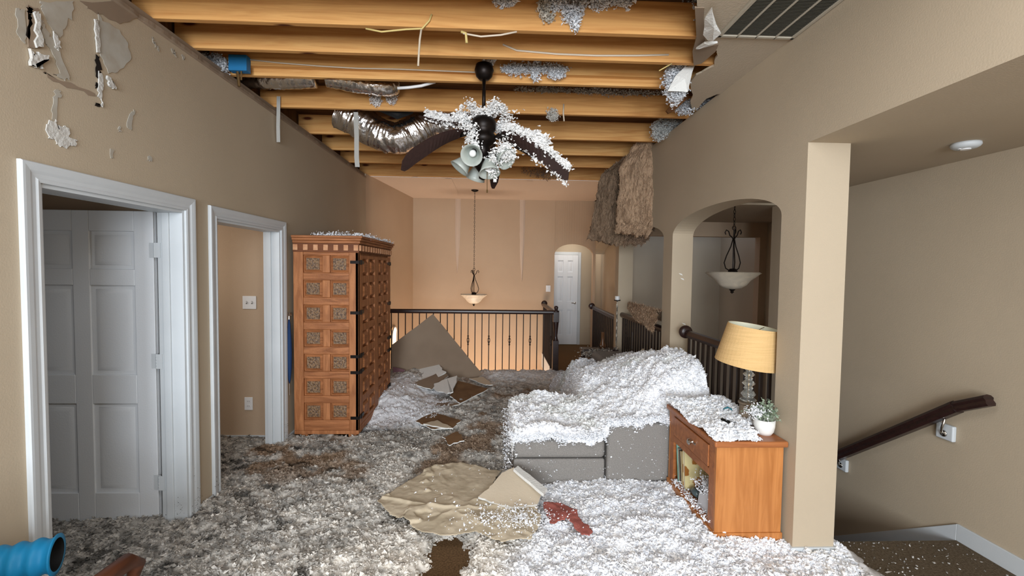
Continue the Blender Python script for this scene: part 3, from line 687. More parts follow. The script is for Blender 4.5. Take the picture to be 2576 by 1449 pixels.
# ------------------------------------------------------------------ switches and outlets
def plate(name, x, y, z, w_, h_, label, cat, kind):
    e = empty(name, (x, y, z), label, cat); f_ = y
    MB().box((x-w_/2, f_-.007, z-h_/2), (x+w_/2, f_, z+h_/2)).build('cover_plate', PLATE, e, bevel=.003)
    if kind == 'switch2':
        for s in (-.024, .024):
            MB().box((x+s-.006, f_-.0085, z-.013), (x+s+.006, f_-.006, z+.013)).build('switch_slot', SLOT, e)
            MB().box((x+s-.0045, f_-.018, z-.002), (x+s+.0045, f_-.006, z+.010)).build('toggle', PLATE, e)
    elif kind == 'switch1':
        MB().box((x-.006, f_-.018, z-.002), (x+.006, f_-.006, z+.012)).build('toggle', PLATE, e)
    else:
        for s in (-.022, .022):
            q = MB().lathe([(.017, 0), (.017, .002), (0, .0022)], (x, f_-.0065, z+s), 18, Matrix.Rotation(pi/2, 3, 'X')).build('socket_face', PLATE, e)
            MB().box((x-.008, f_-.0095, z+s-.004), (x-.005, f_-.0085, z+s+.006)).box((x+.005, f_-.0095, z+s-.004), (x+.008, f_-.0085, z+s+.006)).build('slot', SLOT, q)
p = py(628, 761, 4.165); plate('light_switch', p[0], 4.165, p[2], .122, .12, 'white double light switch seen through the second doorway', 'light switch', 'switch2')
p = py(626, 1015, 4.165); plate('wall_outlet', p[0], 4.165, p[2], .074, .12, 'white wall outlet low on the wall through the second doorway', 'outlet', 'outlet')
p = py(1379, 726, 8.8); plate('light_switch', p[0], 8.8, p[2], .09, .125, 'white light switch on the far foyer wall beside the arched opening', 'light switch', 'switch1')

# ------------------------------------------------------------------ armoire
ax0, ax1, ay0, ay1, AZ = -1.86, -1.265, 4.175, 5.43, .03
e = empty('armoire', ((ax0+ax1)/2, (ay0+ay1)/2, AZ), 'tall rustic wooden armoire with carved square panels and iron strap hinges', 'armoire')
zb, zt = AZ+.09, 1.79
b = MB().box((ax0+.015, ay0+.03, zb), (ax1-.03, ay1-.015, zt)); b.build('carcass', ARM1, e)
# front end (facing the viewer): frame with 2 x 7 carved panels
f1 = MB(); rows, cols = 7, 2; sw = .088
f1.box((ax0, ay0, zb-.0), (ax0+sw, ay0+.032, zt)).box((ax1-sw, ay0, zb), (ax1, ay0+.032, zt))
f1.build('side_stile', ARM1, e, bevel=.004)
f2 = MB(); iw0, iw1 = ax0+sw, ax1-sw; pzh = (zt-zb)
rh = .07; ph = (zt-.03-zb-.10-rh*(rows-1))/rows; z = zb
f2.box((iw0, ay0+.002, zb), (iw1, ay0+.03, zb+.10)); f2.box((iw0, ay0+.002, zt-.03), (iw1, ay0+.03, zt))
zz = zb+.10; cells = []
for i in range(rows):
    cells.append((zz, zz+ph)); zz += ph
    if i < rows-1: f2.box((iw0, ay0+.002, zz), (iw1, ay0+.03, zz+rh)); zz += rh
f2.build('side_rail', ARM2, e, bevel=.006)
xm = (iw0+iw1)/2; f3 = MB()
for a, c in cells: f3.box((xm-.034, ay0+.006, a), (xm+.034, ay0+.03, c))
f3.build('side_muntin', ARM1, e, bevel=.004)
for a, c in cells:
    for u0, u1 in ((iw0, xm-.034), (xm+.034, iw1)):
        MB().frustum((u0+.003, a+.003), (u1-.003, c-.003), .02, 1, (ay0+.031, ay0+.016)).build('carved_panel', ARM2, e)
        MB().box((u0+.028, ay0+.008, a+.026), (u1-.028, ay0+.02, c-.026)).build('carved_panel', ARM3, e, bevel=.003)
# two doors on the long face
ym = (ay0+ay1)/2+.01
for di, (y0, y1) in enumerate(((ay0+.06, ym-.003), (ym+.003, ay1-.05))):
    dd = MB(); X0, X1 = ax1-.03, ax1; s_ = .07
    dd.box((X0, y0, zb+.03), (X1, y0+s_, zt-.02)).box((X0, y1-s_, zb+.03), (X1, y1, zt-.02)); yc = (y0+y1)/2
    dd.box((X0, yc-.03, zb+.03), (X1-.004, yc+.03, zt-.02))
    dz0, dz1 = zb+.03, zt-.02; hh = (dz1-dz0)/7
    for i in range(8):
        zc = dz0+hh*i; dd.box((X0, y0+s_, max(dz0, zc-.035)), (X1-.002, y1-s_, min(dz1, zc+.035)))
    door = dd.build('door', ARM1, e, bevel=.004)
    for i in range(7):
        za, zc = dz0+hh*i+.035, dz0+hh*(i+1)-.035
        for u0, u1 in ((y0+s_, yc-.03), (yc+.03, y1-s_)):
            b = MB(); b.frustum((u0+.01, za+.01), (u1-.01, zc-.01), .028, 0, (X0+.004, X1+.004)); b.build('raised_panel', ARM2, door)
    for i, zc in enumerate((zt-.09, zt-.56, zt-.97, zt-1.12, zb+.12)):
        yh = y0 if di == 0 else y1; dr = 1 if di == 0 else -1; b = MB()
        b.box((ax1-.002, min(yh-.045*dr, yh+.085*dr), zc-.016), (ax1+.008, max(yh-.045*dr, yh+.085*dr), zc+.016))
        b.tube([(ax1+.006, yh, zc-.022), (ax1+.006, yh, zc+.022)], .008, 8)
        if di == 0: b.box((ax1-.075, ay0-.006, zc-.014), (ax1+.006, ay0+.0, zc+.014))
        b.build('strap_hinge', BLACKM, door)
b = MB().box((ax1-.03, ay0, zb), (ax1, ay0+.06, zt)).box((ax1-.03, ay1-.05, zb), (ax1, ay1, zt)).box((ax1-.03, ay0+.06, zb), (ax1, ay1-.05, zb+.028)); b.build('front_frame', ARM1, e, bevel=.004)
# cornice and dentils
b = MB().box((ax0-.0, ay0-.004, zt), (ax1+.004, ay1, zt+.085))
b.build('frieze', mat('dark_frieze_wood', (118, 70, 40), .6, c2=(96, 54, 30), scale=(3, 3, 20)), e)
b = MB()
for lv, (o_, h0, h1) in enumerate(((.02, .080, .105), (.034, .105, .128), (.046, .128, .15))): b.box((ax0-.0, ay0-o_, zt+h0), (ax1+o_, ay1+o_*.3, zt+h1))
b.build('cornice', ARM2, e, bevel=.006)
b = MB()
for k in range(7): x = ax0+.005+(ax1-ax0-.045)*k/6; MB().box((x, ay0-.018, zt+.015), (x+.042, ay0-.003, zt+.068)).build('dentil', DENT, e, bevel=.003)
for k in range(14): y = ay0+.01+(ay1-ay0-.06)*k/13; MB().box((ax1+.003, y, zt+.015), (ax1+.018, y+.042, zt+.068)).build('dentil', DENT, e, bevel=.003)
b = MB().box((ax0, ay0, AZ+.055), (ax1, ay1, zb)); b.build('plinth', ARM1, e, bevel=.004)
for x in (ax0+.03, ax1-.11):
    for y in (ay0+.03, ay1-.11): MB().box((x, y, -.0), (x+.08, y+.08, AZ+.06)).build('foot', ARM1, e, bevel=.012)
n = 1500; P = np.stack([ax0+rng.uniform(.25, 1, n)*(ax1-ax0+.04), ay0-.03+rng.uniform(0, 1, n)*(ay1-ay0+.05), np.zeros(n)], 1)
P[:, 2] = zt+.152+np.abs(rng.normal(0, .014, n))*(.4+1.5*fbm(P[:, 0], P[:, 1], 5, 3))
fluff_obj('insulation_flakes', P, rng.uniform(.008, .016, n), whites(n, .6, .85), 'white insulation strewn on top of the armoire')

# blue folded umbrella hanging by the armoire
p = px(728, 850, XL+.03)
e = empty('umbrella', (XL+.022, 4.118, .55), 'folded navy umbrella hanging between the door casing and the armoire', 'umbrella')
ux, uy = XL+.022, 4.125
MB().lathe([(.004, .58), (.012, .62), (.02, .72), (.024, .86), (.02, 1.0), (.012, 1.13), (.006, 1.17)], (ux, uy, 0), 12).build('folded_canopy', NAVY, e, smooth=True)
MB().tube([(ux, uy, .60), (ux, uy, .47)], .004, 8).tube([(ux, uy, 1.16), (ux, uy, 1.2), (ux, uy+.012, 1.225), (ux, uy+.03, 1.225), (ux, uy+.038, 1.2)], .006, 8).build('handle', STEEL, e)
MB().tube([(XL, uy+.014, 1.235), (XL+.03, uy+.014, 1.21), (XL+.03, uy+.014, 1.235)], .003, 6).build('hook', STEEL, e)

# ------------------------------------------------------------------ sofa
e = empty('sectional_sofa', (.75, 4.2, 0), 'grey fabric sectional sofa buried under white insulation', 'sofa')
SZ = .07
MB().box((.15, 3.22, .03), (.83, 4.05, .255)).build('chaise_base', SOFA, e, bevel=.018, seg=3)
MB().box((.14, 3.205, .262), (.828, 4.06, .405)).build('seat_cushion', SOFA, e, bevel=.035, seg=4)
MB().box((.84, 3.20, .085), (1.40, 3.42, .53)).build('armrest', SOFA, e, bevel=.028, seg=4)
MB().box((.95, 3.42, .06), (1.2, 5.5, .27)).build('main_base', SOFA, e, bevel=.02)
for k in range(2): MB().box((.92, 3.44+k*1.03, .27), (1.25, 4.45+k*1.03, .42)).build('seat_cushion', SOFA, e, bevel=.035, seg=4)
MB().box((1.2, 3.42, .06), (1.60, 5.45, .66)).build('backrest', SOFA, e, bevel=.05, seg=4)
MB().box((.16, 3.23, .0), (1.39, 3.27, .09)).box((.17, 3.27, 0), (.8, 4.0, .03)).build('dark_base_rail', SOFAB, e)

# ------------------------------------------------------------------ nightstand (front faces -X, its side faces the viewer)
nx0, nx1, ny0, ny1 = 1.285, 1.690, 2.475, 3.165; nh = .682
e = empty('nightstand', ((nx0+nx1)/2, (ny0+ny1)/2, 0), 'honey pine nightstand with one drawer and an open shelf of books', 'nightstand')
MB().box((nx0-.02, ny0-.022, nh-.035), (nx1+.006, ny1+.02, nh)).build('top', HONEY2, e, bevel=.010, seg=4)
MB().box((nx0, ny0, .14), (nx1-.01, ny0+.02, nh-.035)).build('side_panel', HONEY, e, bevel=.002)
MB().box((nx0+.0, ny1-.02, .14), (nx1-.01, ny1, nh-.035)).build('side_panel', HONEY, e, bevel=.002)
b = MB(); b.prism([(nx0-.008, ny0-.008, .14), (nx1-.004, ny0-.008, .14), (nx1-.004, ny0-.008, .0), (nx1-.06, ny0-.008, .0), (nx1-.09, ny0-.008, .045), (nx0+.14, ny0-.008, .045), (nx0+.11, ny0-.008, 0), (nx0-.008, ny0-.008, 0)], (0, .028, 0))
b.prism([(nx0-.008, ny0+.02, .14), (nx0-.008, ny1+.008, .14), (nx0-.008, ny1+.008, 0), (nx0-.008, ny1-.08, 0), (nx0-.008, ny1-.11, .045), (nx0-.008, ny0+.12, .045), (nx0-.008, ny0+.09, 0), (nx0-.008, ny0+.02, 0)], (.022, 0, 0))
b.box((nx0+.0, ny1-.02, 0), (nx1-.01, ny1+.008, .14)).build('plinth', HONEY, e, bevel=.003)
MB().box((nx0+.01, ny0+.02, .14), (nx1-.01, ny1-.02, .16)).build('shelf', HONEY2, e)
MB().box((nx0+.01, ny0+.02, .455), (nx1-.01, ny1-.02, .47)).build('divider_panel', HONEY2, e)
MB().box((nx1-.02, ny0+.02, .14), (nx1-.01, ny1-.02, nh-.035)).build('back_panel', HONEY2, e)
b = MB().box((nx0, ny0+.02, .14), (nx0+.02, ny0+.085, nh-.035)).box((nx0, ny1-.085, .14), (nx0+.02, ny1-.02, nh-.035)).box((nx0, ny0+.085, .44), (nx0+.02, ny1-.085, .485)).box((nx0, ny0+.085, nh-.055), (nx0+.02, ny1-.085, nh-.035)).box((nx0, ny0+.085, .14), (nx0+.02, ny1-.085, .17))
b.build('face_frame', HONEY2, e, bevel=.002)
dr = MB().box((nx0-.006, ny0+.09, .49), (nx0+.015, ny1-.09, nh-.06)).build('drawer', HONEY2, e, bevel=.004)
kb = MB(); R = Matrix.Rotation(-pi/2, 3, 'Y'); kb.lathe([(.012, 0), (.009, .008), (.018, .02), (.02, .028), (.012, .036), (0, .038)], (nx0-.005, (ny0+ny1)/2-.05, .56), 16, R).box((nx0-.010, (ny0+ny1)/2-.095, .553), (nx0-.005, (ny0+ny1)/2-.005, .567)); kb.build('knob', STEEL, dr, smooth=False)

# books and things on its open shelf
bk = [('teal magazine leaning at the far end of the nightstand shelf', (150, 196, 180), .27, .008, ny1-.115, .17), ('grey book leaning on the teal magazine in the nightstand', (120, 116, 108), .24, .018, ny1-.135, .17),
      ('dark slim book leaning among the nightstand books', (66, 58, 50), .235, .010, ny1-.162, .17), ('tan book leaning among the nightstand books', (170, 150, 112), .235, .016, ny1-.178, .17),
      ('yellowed thick book with brown flower print on the nightstand shelf', (206, 192, 142), .26, .03, ny1-.205, .12)]
for i, (lb, c, h_, t_, y_, tl) in enumerate(bk):
    e = empty('book', (nx0+.12, y_, .172), lb, 'book', 'books on the nightstand shelf')
    m_ = mat('book_cover', c, .6, c2=tuple(max(0, v-22) for v in c), scale=(20, 20, 20)) if i < 4 else mat('floral_book_cover', c, .6, c2=(146, 92, 34), scale=(13, 13, 13), ramp=(.52, .56))
    Rm = Matrix.Rotation(-tl-.03*i*0, 3, 'X')
    MB().box((-.10, -t_, 0), (.10, -t_+.002, h_), Rm, (nx0+.125, y_, .162)).box((-.10, -.002, 0), (.10, 0, h_), Rm, (nx0+.125, y_, .162)).box((.098, -t_, 0), (.10, 0, h_), Rm, (nx0+.125, y_, .162)).build('cover', m_, e)
    MB().box((-.097, -t_+.002, .003), (.097, -.002, h_-.003), Rm, (nx0+.125, y_, .162)).build('pages', mat('page_block', (222, 212, 186), .9), e)
e = tag(MB().prism([(nx0+.03, 2.58, .162), (nx0+.03, 2.76, .162), (nx0+.03, 2.74, .245), (nx0+.03, 2.63, .29), (nx0+.03, 2.58, .29)], (.2, 0, 0)).build('paper_box', mat('grey_white_carton', (206, 206, 210), .7), None, bevel=.004), 'small pale grey box tipped on the nightstand shelf', 'box')
e = tag(MB().tube([(nx0+.05, 2.79, .20), (nx0+.05, 2.86, .19), (nx0+.12, 2.90, .185)], [.02, .024, .02], 12).build('grey_bottle', mat('dark_grey_glass', (70, 84, 88), .2, spec=.6), None, smooth=True), 'dark grey glass bottle lying on the nightstand shelf', 'bottle')
n = 500; P = rng.normal(0, 1, (n, 3))*np.array([.05, .06, .016])+np.array([nx0+.09, 2.68, .31]); P = P[(P[:, 0] > nx0-.01) & (P[:, 1] > ny0+.03)]
P2 = np.stack([rng.uniform(nx0-.02, nx0+.03, 200), rng.uniform(ny0+.05, ny1-.1, 200), np.full(200, .172)], 1)
P = np.concatenate([P, P2]); fluff_obj('insulation_flakes', P, rng.uniform(.006, .013, len(P)), whites(len(P), .7, .9), 'white insulation fallen onto the nightstand shelf')

# lamp
lx, ly = 1.65, 2.80
e = empty('table_lamp', (lx, ly, nh), 'table lamp with a tilted tan linen shade and stacked glass column', 'lamp')
MB().lathe([(.0, nh+.0), (.052, nh+.0), (.050, nh+.115), (.058, nh+.12), (.058, nh+.13), (0, nh+.13)], (lx, ly, 0), 28).build('base', TAUPE, e, smooth=False)
prof = [(.0, nh+.13)]; z = nh+.13
for r_, h_ in ((.052, .03), (.045, .045), (.03, .03), (.040, .035), (.026, .025), (.036, .03), (.024, .03), (.030, .03), (.018, .03)):
    prof += [(r_*.62, z), (r_, z+h_*.5), (r_*.62, z+h_)]; z += h_
prof += [(.0, z)]
MB().lathe(prof, (lx, ly, 0), 24).build('glass_column', GLASS, e, smooth=True)
MB().tube([(lx, ly, nh+.1), (lx, ly, z+.16)], .005, 8).lathe([(.02, z-.005), (.02, z+.05), (0, z+.05)], (lx, ly, 0), 12).build('stem', BRASS, e)
Rm = Matrix.Rotation(math.radians(7), 3, 'Y') @ Matrix.Rotation(math.radians(4), 3, 'X')
zc = z+.085; sp = [(.188, -.125), (.150, .125)]
sh = MB().lathe([(.190, -.125), (.152, .125), (.149, .125), (.187, -.125), (.190, -.125)], (lx-.0, ly, zc), 48, Rm, cap=False).build('lamp_shade', SHADE, e, smooth=False)
MB().lathe([(.1865, -.124), (.1485, .1245)], (lx, ly, zc), 48, Rm, cap=False).build('lining', SHADEI, sh, smooth=True)
b = MB()
for k in range(3): a = 2*pi*k/3+.6; b.tube([(lx, ly, zc+.07), tuple(Rm @ Vector((.15*math.cos(a), .15*math.sin(a), .118)) + Vector((lx, ly, zc)))], .002, 5)
b.build('spider', BRASS, sh)

# potted plant
qx, qy = 1.628, 2.585
e = empty('potted_plant', (qx, qy, nh), 'small white pot of sage green leaves dusted with insulation', 'potted plant')
MB().lathe([(.0, nh), (.04, nh), (.052, nh+.02), (.058, nh+.05), (.060, nh+.092), (.056, nh+.092), (.052, nh+.075), (0, nh+.07)], (qx, qy, 0), 30).build('pot', POT, e, smooth=True)
b = MB(); lb = MB()
for k in range(46):
    a = random.uniform(0, 2*pi); t = random.uniform(.15, 1); L_ = random.uniform(.07, .14)
    base = Vector((qx+.03*math.cos(a)*t, qy+.03*math.sin(a)*t, nh+.07)); tip = Vector((qx+.115*math.cos(a)*t, qy+.115*math.sin(a)*t, nh+.07+L_*(1.15-.6*t)))
    mid = base.lerp(tip, .5)+Vector((0, 0, .025)); b.tube([base, mid, tip], .0016, 4)
    for j in range(9):
        s_ = random.uniform(.35, 1.05); c = base.lerp(tip, s_)+Vector((random.uniform(-.014, .014), random.uniform(-.014, .014), .02*(1-abs(2*s_-1))+random.uniform(-.01, .01)))
        d = Vector((random.gauss(0, 1), random.gauss(0, 1), random.gauss(0, .7))).normalized(); u = d.orthogonal().normalized(); r_ = random.uniform(.006, .011)
        lb.add([c-d*r_, c+u*r_*.6, c+d*r_, c-u*r_*.6], [(0, 1, 2, 3)])
b.build('stem', LEAF, e); lf = lb.build('foliage', LEAF, e)
n = 260; P = rng.normal(0, 1, (n, 3))*np.array([.03, .035, .02])+np.array([qx-.055, qy-.01, nh+.135]); 
fluff_obj('insulation_flakes', P, rng.uniform(.005, .010, n), whites(n, .7, .9), 'white insulation caught in the leaves of the potted plant')

# black remote and teal scrap on the nightstand
e = tag(MB().box((-.02, -.06, 0), (.02, .06, .018), Matrix.Rotation(.7, 3, 'Z') @ Matrix.Rotation(.12, 3, 'X'), (1.46, 2.66, nh+.028)).build('remote_control', BLACK, None, bevel=.004), 'black remote control half buried on the nightstand top', 'remote control')
p = pz(1831, 1030, nh+.055)
vs = [(p[0]+dx, p[1]+dy, p[2]+dz) for dx, dy, dz in ((-.035, 0, 0), (0, -.012, .012), (.02, -.02, -.004), (.03, .005, .004), (.005, .012, .016), (-.015, .03, .0))]
tag(MB().add(vs, [(0, 1, 4), (1, 2, 3, 4), (0, 4, 5)]).build('teal_scrap', mat('teal_plastic_film', (60, 150, 170), .4), None), 'crumpled teal plastic scrap on the insulation of the nightstand top', 'plastic scrap')

# ------------------------------------------------------------------ loose-fill insulation: heaps
def heightfield(name, xs, ys, hf, cf, label, cat='insulation', keep=None, ntuft=30000, tsize=(.006, .015), dens=None, arms=1, extra=None):
    X, Y = np.meshgrid(xs, ys, indexing='ij'); H = hf(X, Y); Cc = cf(X, Y, H)
    nx, ny = X.shape; idx = np.arange(nx*ny).reshape(nx, ny)
    Fq = np.stack([idx[:-1, :-1], idx[1:, :-1], idx[1:, 1:], idx[:-1, 1:]], -1).reshape(-1, 4)
    k = keep(X, Y) if keep is not None else np.ones_like(X, bool)
    kf = k.ravel()[Fq].all(1); Fq = Fq[kf]
    V = np.stack([X, Y, H], -1).reshape(-1, 3); Cv = Cc.reshape(-1, 3)
    # tufts
    fi = rng.integers(0, len(Fq), ntuft*3)
    ar = (X.ravel()[Fq[:, 1]]-X.ravel()[Fq[:, 0]])*(Y.ravel()[Fq[:, 3]]-Y.ravel()[Fq[:, 0]])
    pr = ar if dens is None else ar*dens(V[Fq[:, 0], 0], V[Fq[:, 0], 1])
    fi = rng.choice(len(Fq), ntuft, p=pr/pr.sum()); c0 = V[Fq[fi, 0]]; c2 = V[Fq[fi, 2]]; t = rng.random((ntuft, 3)); P = c0*(1-t)+c2*t
    P[:, 2] = hf(P[:, 0], P[:, 1])
    C = cf(P[:, 0], P[:, 1], P[:, 2]); sz = rng.uniform(*tsize, ntuft)*rng.choice([.6, 1, 1.4], ntuft)
    C = np.clip(C*rng.uniform(.82, 1.25, (ntuft, 1)), 0.01, .95)
    P[:, 2] += sz*rng.uniform(0, .8, ntuft)
    Vt, Ft, Ct = tufts(P, sz, C, .75, arms)
    parts = [(V, Fq, Cv), (Vt, Ft, Ct)]
    off = 0; VV = []; FF = []; CC = []
    for v, f, c in parts: VV.append(v); FF.append(f+off); CC.append(c); off += len(v)
    o = colored_mesh(name, np.concatenate(VV), FF, np.concatenate(CC), FLUFF, smooth=True)
    # drop unused grid verts
    tag(o, label, cat, None, 'stuff'); return o

# sofa heap
def sofa_h(X, Y):
    base_ch = .445+.05*fbm(X, Y, 3, 3)                                    # on the chaise
    slope = sstep(.75, 1.62, X)
    main = .50+.03*np.sin(Y*2)+ (.39-.19*sstep(3.8, 5.2, Y))*slope + .06*sstep(3.4, 4.4, Y)*(1-slope)
    main = main - .25*sstep(5.1, 5.75, Y)
    front = sstep(3.17, 3.50, Y)
    main = .535 + (main-.535)*front
    h = np.where(X < .83, base_ch+.05*sstep(3.3, 3.8, Y), main)
    w_ = sstep(.74, .92, X); h = (base_ch+.05*sstep(3.3, 3.8, Y))*(1-w_) + main*w_
    back = sstep(3.98, 4.14, Y)*(1-sstep(.60, .86, X-.03*np.sin(Y*3)-.07*(Y-4.1)))          # floor behind the chaise
    h = h*(1-back)+.08*back
    left = sstep(.16, .10, X)
    h = h - .42*left*(Y < 4.0) - .07*sstep(3.212, 3.172, Y)*(X < .84)
    h = h + .055*(fbm(X, Y, 5, 4, 3)-.5)*2 + .035*(fbm(X, Y, 19, 3, 9)-.5)*2 + .016*(fbm(X, Y, 60, 2, 5)-.5)*2
    return h
def sofa_c(X, Y, H):
    a = .86+.1*fbm(X, Y, 6, 3, 21)+.1*(fbm(X, Y, 40, 2, 8)-.5); a = a - .28*sstep(3.9, 5.6, Y)*fbm(X, Y, 3, 3, 33)*1.3
    d = sstep(.56, .70, fbm(X, Y, 4, 4, 51))*.12; a = a-d
    a = np.clip(a, .25, .94)
    return np.stack([a*(.975-d*.0), a*.985, a*(1.02-d*.45)], -1)
def sofa_keep(X, Y): return ~((X < .13) | ((X < .60+.07*(Y-4.1)) & (Y > 4.10))) & (X < 1.66)
heightfield('insulation_heap', np.linspace(.12, 1.68, 210), np.linspace(3.17, 5.75, 300), sofa_h, sofa_c, 'deep drift of white insulation covering the sofa', keep=sofa_keep, ntuft=62000, tsize=(.006, .0145), dens=lambda x, y: np.clip(1.9-.5*(y-3), .3, 2))
# hanging fringe at the front edge of the heap
n = 5200; fx = rng.uniform(.12, 1.41, n); lo = np.where(fx < .83, .405, .515); P = np.stack([fx, 3.19+rng.normal(0, .012, n)-.0*fx, lo+.05*fbm(fx, fx*0, 9, 3)-np.abs(rng.normal(0, .022, n))*(.4+1.3*fbm(fx, fx*0+3, 14, 2))+.03], 1)
n2 = 900; P2 = np.stack([.115+rng.normal(0, .02, n2), rng.uniform(3.15, 4.0, n2), rng.uniform(.05, .42, n2)**1.0], 1); P2 = P2[rng.random(n2) < .35+.5*(P2[:, 2] > .36)]
P = np.concatenate([P, P2]); fluff_obj('insulation_fringe', P, rng.uniform(.006, .013, len(P)), whites(len(P), .7, .9), 'ragged white insulation fringe along the front edge of the sofa', arms=2)
# flakes stuck to the grey fabric
n = 170; fx = rng.uniform(.14, 1.4, n); P = np.stack([fx, np.full(n, 3.205), rng.uniform(.1, .45, n)], 1); P[:, 1] = np.where(fx < .83, 3.208, 3.198)
fluff_obj('insulation_flakes', P, rng.uniform(.003, .008, n), whites(n, .7, .9), 'small white flakes stuck to the grey front of the sofa', arms=1)

# nightstand-top heap
def ns_h(X, Y):
    h = nh + .012 + .035*fbm(X, Y, 7, 3, 4)+.04*sstep(2.75, 3.1, Y)*fbm(X, Y, 4, 2, 9)
    ed = sstep(0, .05, X-(nx0-.03-.01*np.sin(Y*20)))*sstep(0, .03, (ny1+.04)-Y)*sstep(0, .03, Y-(2.47))*sstep(.0, .03, 1.70-X)
    return h*1+(ed-1)*.02 + .012*(fbm(X, Y, 55, 2)-.5)*2
def ns_keep(X, Y): return ~(((X-qx)**2+(Y-qy)**2 < .07**2) | ((X-lx)**2+(Y-ly)**2 < .055**2) | ((X > 1.55+.02*np.sin(Y*60)) & (Y < 2.60))) & (X < 1.690)
white_c = lambda X, Y, H: (.82+.14*fbm(X, Y, 14, 3, 5))[..., None]*np.array([.96, .985, 1.03])
heightfield('insulation_heap', np.linspace(nx0-.022, 1.70, 70), np.linspace(2.462, 3.2, 100), ns_h, white_c, 'white insulation covering the top of the nightstand', keep=ns_keep, ntuft=9000, tsize=(.006, .013))

# ------------------------------------------------------------------ floor debris
patch = [tuple(pz(x, y, .02)[:2]) for x, y in ((1040, 1500), (1062, 1385), (1105, 1342), (1180, 1345), (1202, 1372), (1178, 1425), (1190, 1500))]
def in_poly(X, Y, poly):
    ins = np.zeros(X.shape, bool); n = len(poly); j = n-1
    for i in range(n):
        xi, yi = poly[i]; xj, yj = poly[j]
        c = ((yi > Y) != (yj > Y)) & (X < (xj-xi)*(Y-yi)/(yj-yi+1e-12)+xi); ins ^= c; j = i
    return ins
def poly_sd(X, Y, poly):
    d = np.full(X.shape, 9.); n = len(poly)
    for i in range(n):
        ax_, ay_ = poly[i]; bx_, by_ = poly[(i+1) % n]; ex, ey = bx_-ax_, by_-ay_
        t = np.clip(((X-ax_)*ex+(Y-ay_)*ey)/(ex*ex+ey*ey+1e-12), 0, 1); d = np.minimum(d, np.hypot(X-ax_-t*ex, Y-ay_-t*ey))
    return np.where(in_poly(X, Y, poly), -d, d)
def patch_d(X, Y):
    sx = X+.05*(fbm(X, Y, 18, 3, 11)-.5)*2; sy = Y+.05*(fbm(X, Y, 18, 3, 12)-.5)*2
    return poly_sd(sx, sy, patch)
def fl_h(X, Y):
    h = .055 + .035*fbm(X, Y, 1.6, 3, 2)
    h = h + .05*sstep(.1, .7, X)*sstep(3.4, 2.9, Y)*fbm(X, Y, 2.3, 2, 14)                  # deep white bed by the sofa
    h = h + .04*sstep(4.3, 5.0, Y)*sstep(7, 6, Y)*(fbm(X, Y, 1.8, 3, 40))*2
    h = h + .10*sstep(-.75, -1.15, X)*sstep(4.5, 5.2, Y)*sstep(6.8, 6.2, Y)
    h = h + .06*np.exp(-((X-.2)**2/.3+(Y-6.5)**2/.05)) 
    h = h*(1-.75*sstep(1.95, 2.2, X)) - .055*sstep(2.0, 2.5, X)*0
    h = h + .030*(fbm(X, Y, 8, 3, 6)-.5)*2 + .018*(fbm(X, Y, 26, 3, 7)-.5)*2 + .008*(fbm(X, Y, 80, 2, 7)-.5)*2
    h = h*sstep(-.045, .05, patch_d(X, Y)) - .004*(patch_d(X, Y) < -.03)
    right = sstep(1.93, 2.22, X+.35*(fbm(X, Y, 5, 3, 61)-.5)+.05)
    h = h*(1-right) + (-.006)*right
    return h
def white_zone(X, Y):
    """1 = fresh white fluff (right, in front of the sofa and by the armoire), 0 = dirty trampled debris (left)"""
    n_ = .35*(fbm(X, Y, 3.2, 4, 70)-.5)
    near = sstep(.10, .45, X+n_+ .45*(Y-2.75)*(Y < 2.75)*-.9)*sstep(2.05, 1.9, X*.0+1.9)
    near = near*sstep(3.45, 3.2, Y) + 0
    bar = sstep(-.35, -.70, X+n_*1.2)*sstep(4.25, 4.55, Y)*sstep(6.1, 5.6, Y)*.75
    far = sstep(5.7, 6.4, Y)*.5*sstep(-.6, 0, X)
    return np.clip(near+bar+far, 0, 1)
def fl_c(X, Y, H):
    wz = white_zone(X, Y)
    n1 = fbm(X, Y, 4, 4, 80); n2 = fbm(X+.6*Y, Y*2.2, 16, 3, 81); n3 = fbm(X, Y, 48, 2, 82)
    v = .46+.30*(n1-.5)+.45*(n2-.5)+.5*(n3-.5)
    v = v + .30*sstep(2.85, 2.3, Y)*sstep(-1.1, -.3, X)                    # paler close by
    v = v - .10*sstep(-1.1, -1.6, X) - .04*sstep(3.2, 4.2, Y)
    v = np.clip(v, .08, .8)
    dirt = np.stack([v*1.0, v*.945, v*.86], -1)
    brown = sstep(.58, .68, fbm(X, Y, 2.6, 4, 90))*sstep(2.9, 3.6, Y)
    br = np.array([.20, .125, .07])*(.7+.8*n3[..., None]) if np.ndim(n3) else 0
    dirt = dirt*(1-brown[..., None]*.8)+br*brown[..., None]*.8
    blk = sstep(.68, .76, fbm(X*1.0, Y*1.6, 7, 3, 95))*sstep(-.3, -.9, X)
    dirt = dirt*(1-.7*blk[..., None])
    wv = np.clip(.86+.12*(fbm(X, Y, 9, 3, 83)-.5)*2*.6+.10*(n3-.5), .3, .94)
    wc = np.stack([wv*.965, wv*.985, wv*1.03], -1)
    out = dirt*(1-wz[..., None])+wc*wz[..., None]
    g_ = (sstep(2.05, 2.2, X+.2*(n1-.5)))[..., None]*.8
    return np.clip(out*(1-g_)+np.array([.20, .15, .10])*(.6+.9*n3[..., None])*g_, .012, .94)
